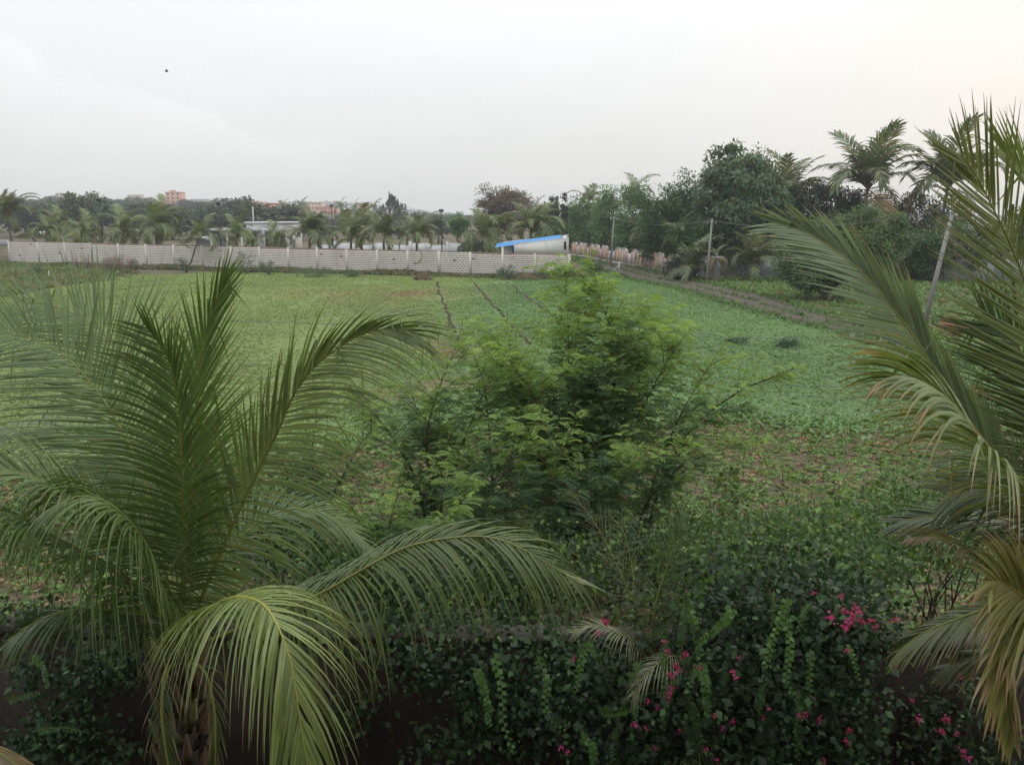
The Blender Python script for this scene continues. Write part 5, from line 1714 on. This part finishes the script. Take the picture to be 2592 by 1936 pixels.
def place_leaves(P, D, scale, cols, protos):
    out = []
    which = RNG.integers(0, len(protos), len(P))
    D = unit(D)
    up_ = np.array([0, 0, 1.0])
    Yv = unit(np.cross(up_[None], D) + 1e-5)
    Zv = np.cross(D, Yv)
    roll = RNG.normal(size=len(P)) * .45
    Y2 = Yv * np.cos(roll)[:, None] + Zv * np.sin(roll)[:, None]
    Z2 = np.cross(D, Y2)
    for k, (v, f) in enumerate(protos):
        s = np.nonzero(which == k)[0]
        m = len(s)
        if not m: continue
        sc = scale[s][:, None, None]
        W = P[s][:, None] + sc * (v[None, :, 0:1] * D[s][:, None] + v[None, :, 1:2] * Y2[s][:, None] + v[None, :, 2:3] * Z2[s][:, None])
        FF_ = (f[None] + (np.arange(m) * len(v))[:, None, None]).reshape(-1, 4)
        CC = np.repeat(cols[s], len(v), axis=0) * np.repeat(.85 + .3 * RNG.random((m * len(v) // 4, 1)), 4, axis=0)
        out.append((W.reshape(-1, 3), FF_, CC))
    return merge(out)


def leucaena(label, base, stems, n_br=26, br_len=1.1, lpb=12, seed=1, dark=(.082, .150, .076), light=(.32, .44, .11), fromt=.25, lscale=1.0, r=.035, name='leucaena_shrub', newg=.16):
    rg = random.Random(seed)
    t = thing(name, label, 'shrub', base)
    mb = MB()
    LP, LD, LS, LC = [], [], [], []
    for st in stems:
        rc, tot = catmull([tuple(base)] + [tuple(p) for p in st], 30)
        mb.tube([tuple(p) for p in rc], [r * (1 - .85 * i / 29) for i in range(30)], 5, (.075, .06, .045))
        nb_ = int(n_br * tot / 5)
        for b in range(nb_ + 1):
            u = fromt + (1 - fromt) * (b + rg.random() * .7) / nb_
            u = min(u, 1)
            x = u * 29; k = min(int(x), 28); p = rc[k] + (rc[k + 1] - rc[k]) * (x - k)
            T = nz3(rc[k + 1] - rc[k])
            az = rg.random() * 6.28
            if b == nb_: d = T.copy(); bl = .5
            else:
                d = nz3(T * .55 + np.array((math.cos(az), math.sin(az), .25)))
                bl = br_len * (1.15 - .5 * u) * rg.uniform(.6, 1.2)
            q = p.copy(); pts = [q.copy()]
            ns = 6
            for j in range(ns):
                d = nz3(d + np.array((rg.gauss(0, .1), rg.gauss(0, .1), .06 - .13 * j / ns)))
                q = q + d * bl / ns
                pts.append(q.copy())
                for m in range(max(1, lpb // ns)):
                    a2 = rg.random() * 6.28
                    ld = nz3(d * .5 + np.array((math.cos(a2), math.sin(a2), .15)) * .9)
                    LP.append(q + d * rg.uniform(-.5, .5) * bl / ns); LD.append(ld)
                    young = (j >= ns - 2 and rg.random() < newg * 2.4) or rg.random() < newg * .3 or (u > .84 and rg.random() < .6)
                    hgt = (u > .8) * .35
                    f = (rg.uniform(.55, 1) if young else rg.uniform(0, .28) + hgt)
                    c = np.array(dark) * (1 - f) + np.array(light) * f
                    LC.append(c * rg.uniform(.85, 1.15)); LS.append(lscale * rg.uniform(.7, 1.2) * (.7 if young else 1))
            mb.tube([tuple(v) for v in pts], [.009, .008, .007, .006, .005, .004, .003], 3, (.12, .10, .055) if rg.random() < .7 else (.20, .11, .05), False)
    mb.build('stems', M['bark'], t)
    V, Fq, Cc = place_leaves(np.array(LP), np.array(LD), np.array(LS), np.array(LC), LEUC)
    obj('foliage', make_mesh('foliage', V - np.array(base), Fq, Cc, M['feather']), t)
    return t, len(LP)


def gp(px, Y):
    p = at(px, 1400, Y); return Vector((p.x, Y, 0))


nl_ = 0
t, k = leucaena('tallest feathery leucaena with bright lime shoot tips, centre of the foreground', gp(1470, 14.5),
                [pp([(1470, 1300, 14.5), (1530, 1100, 14.4), (1565, 900, 14.3), (1535, 800, 14.3), (1510, 728, 14.3)]),
                 pp([(1450, 1250, 14.5), (1440, 1050, 14.4), (1440, 890, 14.3), (1433, 755, 14.3)]),
                 pp([(1500, 1250, 14.3), (1600, 1080, 14.0), (1670, 950, 13.9), (1710, 880, 13.8)]),
                 pp([(1480, 1300, 14.8), (1530, 1080, 15.2), (1600, 920, 15.3), (1620, 830, 15.3)]),
                 pp([(1440, 1280, 14.8), (1350, 1080, 15.1), (1300, 950, 15.1), (1290, 880, 15.1)]),
                 pp([(1440, 1300, 14.2), (1390, 1120, 13.8), (1350, 1000, 13.5), (1300, 930, 13.3)])],
                n_br=56, br_len=1.25, lpb=24, seed=3, fromt=.12, newg=.26, lscale=1.15); nl_ += k
t, k = leucaena('leucaena shrub with a forked dark stem, left of the tallest one', gp(1105, 14.2),
                [pp([(1090, 1250, 14.2), (1080, 1100, 14.1), (1120, 960, 14.0), (1150, 890, 14.0)]),
                 pp([(1060, 1240, 14.2), (1000, 1120, 14.1), (950, 1050, 14.0), (905, 1000, 14.0)]),
                 pp([(1120, 1260, 14.4), (1180, 1100, 14.5), (1230, 980, 14.5), (1260, 900, 14.5)]),
                 pp([(1100, 1260, 14.6), (1060, 1060, 14.9), (1030, 960, 15.0)])],
                n_br=36, br_len=1.1, lpb=17, lscale=1.15, seed=5, fromt=.15, newg=.2); nl_ += k
t, k = leucaena('slim leucaena between the forked shrub and the tallest one', gp(1250, 14.0),
                [pp([(1250, 1300, 14.0), (1240, 1120, 13.9), (1230, 1000, 13.8), (1215, 940, 13.8)]),
                 pp([(1260, 1300, 14.0), (1300, 1140, 13.7), (1330, 1020, 13.5)]),
                 pp([(1230, 1300, 14.2), (1170, 1180, 14.3), (1120, 1090, 14.4)])],
                n_br=36, br_len=1.1, lpb=17, lscale=1.15, seed=21, fromt=.1, newg=.14); nl_ += k
t, k = leucaena('leucaena shrub reaching right with reddish twigs over the weedy ground', gp(1620, 13.6),
                [pp([(1650, 1300, 13.6), (1720, 1130, 13.5), (1800, 1040, 13.4), (1880, 985, 13.3), (1940, 960, 13.2)]),
                 pp([(1640, 1280, 13.7), (1700, 1100, 13.8), (1750, 1000, 13.8), (1800, 920, 13.8)]),
                 pp([(1620, 1320, 13.3), (1700, 1200, 13.0), (1790, 1150, 12.8), (1860, 1130, 12.7)])],
                n_br=30, br_len=1.0, lpb=17, lscale=1.15, seed=7, fromt=.2, newg=.14); nl_ += k
t, k = leucaena('low dark leucaena clump in front of the tallest one', gp(1290, 12.4),
                [pp([(1290, 1450, 12.4), (1280, 1250, 12.3), (1300, 1120, 12.2)]),
                 pp([(1330, 1420, 12.4), (1390, 1250, 12.3), (1430, 1130, 12.2)]),
                 pp([(1230, 1440, 12.4), (1180, 1300, 12.2), (1130, 1220, 12.1)]),
                 pp([(1340, 1420, 12.6), (1480, 1280, 12.6), (1580, 1190, 12.5), (1660, 1160, 12.4)])],
                n_br=46, br_len=1.1, lpb=17, lscale=1.15, seed=9, fromt=.1, newg=.05, dark=(.068, .13, .075)); nl_ += k
t, k = leucaena('blue-green leucaena sprays just above the arching palm frond', gp(980, 11.2),
                [pp([(990, 1450, 11.2), (985, 1340, 11.0), (1000, 1270, 10.9)]),
                 pp([(1000, 1450, 11.2), (1060, 1360, 11.0), (1130, 1300, 10.9)]),
                 pp([(950, 1450, 11.2), (930, 1360, 11.1), (900, 1300, 11.1)])],
                n_br=34, br_len=.7, lpb=12, seed=11, fromt=.25, newg=.05, dark=(.068, .14, .08)); nl_ += k
t, k = leucaena('leucaena shrub behind the right arching frond of the left palm', gp(800, 14.0),
                [pp([(810, 1300, 14.0), (790, 1160, 13.9), (800, 1060, 13.9)]),
                 pp([(830, 1300, 14.0), (880, 1180, 13.9), (930, 1100, 13.9)]),
                 pp([(780, 1300, 14.0), (720, 1180, 14.0), (690, 1090, 14.0)])],
                n_br=34, br_len=1.0, lpb=16, lscale=1.1, seed=13, fromt=.1, newg=.16); nl_ += k
t, k = leucaena('small leucaena seedling group at the right beyond the weeds', gp(2010, 13.0),
                [pp([(2030, 1380, 13.0), (2060, 1300, 13.0), (2120, 1240, 13.0)]),
                 pp([(2000, 1380, 13.0), (1990, 1270, 13.0), (1960, 1220, 13.0)]),
                 pp([(2100, 1380, 13.2), (2200, 1300, 13.3), (2260, 1240, 13.3)])],
                n_br=20, br_len=.6, lpb=9, seed=15, fromt=.3, newg=.2, dark=(.075, .13, .05)); nl_ += k


# ================================================================== BROAD-LEAVED UNDERGROWTH, CREEPERS AND BOUGAINVILLEA
def leafcloud(name, label, cat, boxes, n, size, col, lighten=None, base=None, stems=10, aspect=.72, mat='leaf', hang=0.0, group=None):
    """foliage mass filling a list of ellipsoids given as (center, radii, weight)"""
    base = Vector(base)
    t = thing(name, label, cat, base, group)
    P, ctr = [], []
    wsum = sum(b[2] for b in boxes)
    for c, rr, w_ in boxes:
        k = int(n * w_ / wsum)
        ncl = max(4, k // 22)
        cl = np.array(c) + sphere_pts(ncl) * np.array(rr) * (RNG.random((ncl, 1)) ** .35)
        idx = RNG.integers(0, ncl, k)
        P.append(cl[idx] + RNG.normal(size=(k, 3)) * np.array((.16, .16, .13)) * (rr[0] ** .3))
        ctr += [tuple(q) for q in cl[:6]]
    P = np.concatenate(P)
    P = P[P[:, 2] > .05]
    k = len(P)
    D = unit(sphere_pts(k) + np.array((0, -.35, -.35 - hang)))
    N = unit(sphere_pts(k) * .8 + np.array((0, -.6, .9)))
    c = np.array(col) * (.65 + .7 * RNG.random((k, 1)))
    if lighten is not None:
        m = RNG.random(k) < lighten[1]
        c[m] = np.array(lighten[0]) * (.75 + .5 * RNG.random((m.sum(), 1)))
    s = size * np.clip(np.exp(RNG.normal(size=k) * .38), .4, 2.0)
    V, Fq, Cc = leaves(P, D, s, s * aspect, N, c, cup=.2)
    mb = MB()
    for j in range(stems):
        e = Vector(random.choice(ctr))
        b0 = base + Vector((random.uniform(-.3, .3), random.uniform(-.1, .1), 0))
        mid = b0.lerp(e, .5) + Vector((random.uniform(-.2, .2), random.uniform(-.1, .1), .25))
        mb.tube([b0, b0.lerp(mid, .5), mid, mid.lerp(e, .5), e], [.018, .015, .012, .008, .004], 4, (.10, .08, .055))
    mb.build('stems', M['bark'], t)
    f = obj('foliage', make_mesh('foliage', V - np.array(base), Fq, Cc, M[mat]), t)
    return t


def bract_mesh(seed):
    rg = np.random.default_rng(seed)
    n = 14
    P = rg.normal(size=(n, 3)) * .018
    D = unit(rg.normal(size=(n, 3)) + np.array((0, -.3, .2)))
    N = unit(rg.normal(size=(n, 3)))
    V, Fq, Cc = leaves(P, D, .034, .032, N, np.array((.46, .055, .20)) * (.7 + .6 * rg.random((n, 1))), cup=.3)
    return make_mesh('bract_cluster', V, Fq, Cc, M['petal'])


BR = [bract_mesh(i) for i in range(5)]


def trailing(t, pts, n, size, col, name='trailing_shoot', org=None):
    """one shoot with leaves in two rows"""
    rc, tot = catmull(pts, 24)
    mb = MB(); mb.tube([tuple(p) for p in rc], [.006 - .004 * i / 23 for i in range(24)], 4, (.14, .16, .05))
    P, D, N, S = [], [], [], []
    for i in range(n):
        u = (i + .5) / n; x = u * 23; k = min(int(x), 22)
        p = rc[k] + (rc[k + 1] - rc[k]) * (x - k); T = nz3(rc[k + 1] - rc[k])
        s = 1 if i % 2 else -1
        sd = nz3(np.cross(T, np.array((0, -1, .2)))) * s
        P.append(p); D.append(nz3(sd * .8 + T * .35 + np.array((0, -.25, -.2)) + RNG.normal(size=3) * .15)); N.append(nz3(np.array((0, -1, .5)) + RNG.normal(size=3) * .25))
        S.append(size * (1.0 - .45 * u) * random.uniform(.8, 1.15))
    V, Fq, Cc = leaves(np.array(P), np.array(D), np.array(S), np.array(S) * .85, np.array(N), np.array(col) * (.8 + .4 * RNG.random((n, 1))), cup=.15)
    o_ = np.array(world_org(t))
    Va, Fa, Ca = merge([(np.concatenate(mb.v) - o_, np.concatenate(mb.f4), np.concatenate(mb.c)), (V - o_, Fq, Cc)])
    return obj(name, make_mesh(name, Va, Fa, Ca, M['leaf']), t)


def E(px, py, Y, rx, ry, rz, w_=1):
    p = at(px, py, Y); return (tuple(p), (rx, ry, rz), w_)


bt = leafcloud('bougainvillea', 'large dark bougainvillea with magenta flowers sprawling over the near wall, lower right', 'shrub',
               [E(1900, 1620, 8.6, 1.5, .55, .55, 3.0), E(1700, 1760, 8.3, .9, .5, .5, 1.6), E(2050, 1780, 8.3, 1.0, .5, .5, 1.7), E(1780, 1900, 8.1, 1.2, .5, .4, 1.7),
                E(2120, 1560, 8.7, .8, .45, .4, 1.1), E(1500, 1800, 8.3, .7, .4, .6, 1.2), E(1960, 1500, 9.0, 1.2, .4, .3, 1.2), E(2080, 1900, 8.2, .6, .4, .3, .7)],
               17500, .062, (.024, .047, .019), ((.058, .125, .034), .17), base=(gp(1900, 8.6)), stems=26)
leafcloud('bougainvillea', 'straggling bougainvillea with a few magenta flowers under the yellow frond at the right', 'shrub',
          [E(2420, 1760, 8.5, .45, .25, .35, 1), E(2480, 1900, 8.4, .4, .25, .3, 1), E(2330, 1860, 8.5, .3, .2, .25, .5)], 1500, .055, (.032, .06, .025), ((.08, .13, .035), .15), base=gp(2440, 8.5), stems=14)
fl = [(1690, 1648, .9), (1735, 1652, 1), (1712, 1690, 1.2), (1700, 1712, 1), (2105, 1565, 1.3), (2160, 1560, 1.4), (2150, 1580, 1.3), (2175, 1548, 1.1), (2140, 1590, 1.2), (2180, 1570, 1),
      (2135, 1546, .9), (2060, 1502, .7), (2130, 1510, .7), (2165, 1532, .8), (1698, 1745, 1), (1690, 1765, .9), (1664, 1790, .8), (1642, 1776, .7), (1855, 1702, .8), (1862, 1714, .8), (1808, 1810, .8), (1830, 1843, .9),
      (1854, 1826, .9), (1932, 1814, .8), (1945, 1795, .8), (2026, 1810, .8), (2040, 1806, .9), (2074, 1822, .9), (2152, 1848, .9), (2142, 1875, .9), (1605, 1834, 1.1), (1636, 1840, .9),
      (1720, 1852, .8), (1788, 1896, .8), (1815, 1925, .8), (1655, 1893, .7), (1512, 1604, .8), (1534, 1576, .9), (1682, 1622, .7), (1872, 1662, .6), (1530, 1570, .8), (1454, 1668, .6), (2145, 1647, .8),
      (2310, 1774, .7), (2325, 1822, 1), (2395, 1820, 1.1), (2385, 1852, .9), (2420, 1855, .8), (2430, 1712, .8), (2455, 1705, .9), (2440, 1905, 1), (2450, 1920, .9), (1770, 1690, .6), (2205, 1570, .8), (2215, 1585, .7), (2265, 1568, .8), (2085, 1925, .7), (1420, 1890, .8), (1436, 1900, .7)]
for px, py, s in fl:
    Y = 7.72 + random.uniform(-.12, .1)
    p = at(px, py, Y)
    o = bpy.data.objects.new('bract_cluster', random.choice(BR)); C.objects.link(o); o.parent = bt
    o.location = p - Vector(ORG[bt.name]); o.scale = (s * .85,) * 3; o.rotation_euler = (random.random() * 6, random.random() * 6, random.random() * 6)
LGc = (.085, .19, .045)
for pts in ([(1995, 1510, 8.0), (1975, 1560, 7.9), (1950, 1640, 7.8), (1935, 1690, 7.8)], [(1990, 1560, 8.0), (2000, 1640, 7.8), (1990, 1720, 7.7), (2010, 1760, 7.7)],
            [(1860, 1540, 8.1), (1830, 1575, 8.0), (1790, 1610, 7.9), (1770, 1625, 7.9)], [(1690, 1540, 8.6), (1760, 1500, 8.4), (1820, 1455, 8.3), (1900, 1440, 8.2)],
            [(1250, 1650, 8.4), (1270, 1740, 8.2), (1275, 1830, 8.0), (1300, 1900, 7.9)], [(1360, 1660, 8.3), (1385, 1730, 8.1), (1380, 1790, 8.0), (1420, 1850, 7.9)],
            [(1205, 1690, 8.4), (1230, 1760, 8.2), (1240, 1840, 8.1)], [(1520, 1800, 8.0), (1560, 1800, 7.9), (1610, 1790, 7.8)], [(1470, 1860, 7.9), (1500, 1890, 7.8), (1500, 1940, 7.8)]):
    trailing(bt, pp(pts), 26, .075, LGc)

for k in range(22):
    px = random.uniform(1480, 2200); py = random.uniform(1490, 1840); dx = random.uniform(-45, 45); Y0 = 8.0 if py > 1600 else 8.25
    l_ = random.uniform(60, 170)
    cc3 = np.array(LGc) * random.uniform(.45, 1.0)
    trailing(bt, pp([(px, py, Y0), (px + dx * .6, py + l_ * .4, Y0 - .12), (px + dx, py + l_, Y0 - .2)]), int(6 + l_ / 9), random.uniform(.055, .085), tuple(cc3))
# creepers on and above the wall, left of the bougainvillea and bottom left
leafcloud('creeper', 'leafy creeper hanging in strands down the near wall left of the bougainvillea', 'creeper',
          [E(1300, 1780, 8.6, .5, .25, .65, 1.4), E(1230, 1700, 8.7, .3, .2, .4, .6), E(1400, 1640, 8.8, .6, .3, .3, .9), E(1120, 1880, 8.5, .5, .2, .25, .4), E(1480, 1700, 8.6, .4, .3, .5, .8)], 3600, .062, (.03, .06, .024), ((.06, .13, .035), .25), base=gp(1330, 8.8), stems=16)
leafcloud('creeper', 'dark creeper climbing the near wall in the bottom left corner', 'creeper',
          [E(170, 1800, 8.6, .35, .2, .5, 1), E(100, 1880, 8.4, .45, .25, .35, 1), E(270, 1700, 8.7, .3, .15, .25, .6), E(60, 1700, 8.7, .25, .15, .3, .4), E(250, 1900, 8.5, .4, .2, .2, .6)], 2600, .06, (.032, .06, .025), ((.055, .12, .04), .18), base=gp(150, 8.7), stems=14)
leafcloud('creeper', 'straggly vine lying over the cement wall top behind the yellow-green frond', 'creeper',
          [E(980, 1610, 9.0, .9, .2, .10, 1.2), E(620, 1580, 9.1, .5, .15, .08, .5), E(1080, 1680, 8.75, .35, .12, .35, .8), E(900, 1780, 8.7, .25, .1, .4, .4), E(1240, 1600, 9.0, .7, .16, .16, 1.0), E(1050, 1595, 9.0, .5, .16, .12, .8)], 3400, .06, (.03, .06, .024), ((.07, .14, .04), .2), base=gp(980, 9.3), stems=12)
leafcloud('creeper', 'ragged vine along the wall top at the left behind the hanging leaflets', 'creeper',
          [E(60, 1570, 9.1, .7, .2, .12, 1), E(330, 1575, 9.1, .7, .2, .10, 1), E(300, 1660, 8.8, .5, .12, .25, .7)], 2200, .055, (.032, .06, .025), ((.07, .13, .04), .2), base=gp(150, 9.3), stems=12)
cr = thing('creeper', 'light green trailing shoots on the dark wall below the left palm', 'creeper', gp(230, 8.6))
for pts in ([(80, 1660, 8.4), (110, 1690, 8.35), (120, 1740, 8.3)], [(250, 1650, 8.6), (290, 1690, 8.5), (330, 1740, 8.5)], [(90, 1850, 8.2), (150, 1840, 8.1), (205, 1850, 8.0)], [(20, 1770, 8.4), (70, 1760, 8.3), (100, 1750, 8.3)], [(430, 1850, 8.0), (440, 1860, 7.9), (455, 1870, 7.9)]):
    trailing(cr, pp(pts), 22, .06, (.06, .13, .04))
# broad leaved weeds beyond the wall
ug = [('broad-leaved green undergrowth beyond the wall under the left palm', [E(150, 1330, 12.0, 2.2, .8, .6, 2), E(450, 1320, 12.0, 1.6, .8, .6, 1.5)], 5200, (.07, .12, .035), 250, 12),
      ('leafy undergrowth with pale twigs between palm and leucaena', [E(720, 1330, 11.6, .9, .7, .7, 1.4), E(860, 1420, 10.8, .8, .6, .5, 1.2)], 3800, (.055, .105, .035), 760, 11.4),
      ('dense mid green undergrowth beyond the wall behind the bougainvillea', [E(1850, 1380, 11.0, 1.2, .9, .5, 2), E(2150, 1370, 11.2, 1.2, .9, .5, 2), E(2000, 1440, 10.4, 1.5, .5, .4, 1.5)], 8000, (.065, .125, .038), 2000, 11),
      ('bright tangled weeds at the right beyond the wall below the palm', [E(2330, 1280, 12.2, 1.1, .8, .5, 1), E(2480, 1350, 11.4, 1.2, .8, .6, 1.2)], 4200, (.075, .14, .04), 2400, 11.8),
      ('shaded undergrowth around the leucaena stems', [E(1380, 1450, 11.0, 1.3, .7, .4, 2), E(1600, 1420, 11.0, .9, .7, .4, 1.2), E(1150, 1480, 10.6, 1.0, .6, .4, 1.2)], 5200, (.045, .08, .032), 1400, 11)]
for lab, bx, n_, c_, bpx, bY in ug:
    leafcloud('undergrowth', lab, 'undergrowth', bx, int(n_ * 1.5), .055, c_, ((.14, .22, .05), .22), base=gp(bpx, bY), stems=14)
# long-stemmed saplings on the near soil
for px, yt, Y, lab in ((1850, 1150, 13.5, 'thin sapling with a few yellow-green leaves on the bare soil at right'), (640, 1100, 13.0, 'thin green sapling beside the left palm\'s arching frond'),
                       (1960, 1290, 12.0, 'dark stemmed sapling in front of the weedy soil at right'), (2100, 1300, 11.6, 'leafy sapling right of the dark stemmed one')):
    p = at(px, yt, Y)
    leafcloud('sapling', lab, 'sapling', [((p.x, Y, p.z * .7), (.18, .18, p.z * .3), 1)], 260, .085, (.085, .16, .04), ((.2, .24, .04), .3), base=(p.x, Y, 0), stems=5)
p = at(2082, 1437, 10.9)
mb = MB(); mb.add([(p.x - .07, 10.9, p.z - .12), (p.x + .08, 10.88, p.z - .1), (p.x + .05, 10.93, p.z + .1), (p.x - .05, 10.9, p.z + .13), (p.x + .01, 10.84, p.z)], None, [(0, 1, 4), (1, 2, 4), (2, 3, 4), (3, 0, 4)], (.12, .38, .55))
tag(mb.build('plastic_scrap', M['attr'], origin=tuple(p)), 'crumpled scrap of light blue plastic caught in the undergrowth', 'plastic scrap')
# grasses: thin dry stalks near the slender palm
P = np.array([tuple(gp(random.uniform(1500, 1760), random.uniform(9.6, 11))) for _ in range(260)])
V, Fq, Cc = scatter(P + np.array((0, 0, .3)), [proto_clump(8, .2, .3, .022, (.9, 1.5), 1.2) for _ in range(3)], .5 + .6 * RNG.random(260), np.tile(np.array((.16, .16, .07)), (260, 1)))
tag(obj('tall_grass', make_mesh('tall_grass', V, Fq, Cc, M['crop'])), 'thin tall grass stalks behind the wall by the slender palm', 'grass', kind='stuff')
# birds
for px, py, s, lab in ((422, 182, 1.0, 'small dark bird high in the sky at the left'),):
    p = at(px, py, 60)
    b = thing('bird', lab, 'bird', p)
    mb = MB(); mb.tube([p + Vector((-.12, 0, -.02)), p + Vector((-.05, 0, 0)), p + Vector((.06, 0, .02)), p + Vector((.12, 0, .03))], [.01, .035, .035, .008], 6, (.05, .05, .05)); mb.build('body', M['attr'], b)
    for sg in (1, -1):
        mb = MB(); mb.add([p + Vector((.04, 0, .02)), p + Vector((-.03, 0, .02)), p + Vector((-.05, sg * .12, .12)), p + Vector((-.02, sg * .22, .10)), p + Vector((.04, sg * .1, .13))], None, [(0, 1, 2), (0, 2, 4), (2, 3, 4)], (.05, .05, .05)); mb.build('wing', M['attr'], b)

# ================================================================== HAZE
hz = MB(); hz.box((0, 730, 12), (2590, 1530, 26), (1, 0, 0))
hm = bpy.data.materials.new('haze'); hm.use_nodes = True
for n_ in list(hm.node_tree.nodes): hm.node_tree.nodes.remove(n_)
ho = hm.node_tree.nodes.new('ShaderNodeOutputMaterial'); hp = hm.node_tree.nodes.new('ShaderNodeVolumePrincipled')
hp.inputs['Color'].default_value = (.92, .95, .98, 1); hp.inputs['Density'].default_value = 0.00042; hp.inputs['Anisotropy'].default_value = 0.2
hm.node_tree.links.new(hp.outputs[0], ho.inputs['Volume'])
o = hz.build('haze', hm)
tag(o, 'thin pale haze filling the air over the fields', 'haze', kind='stuff')
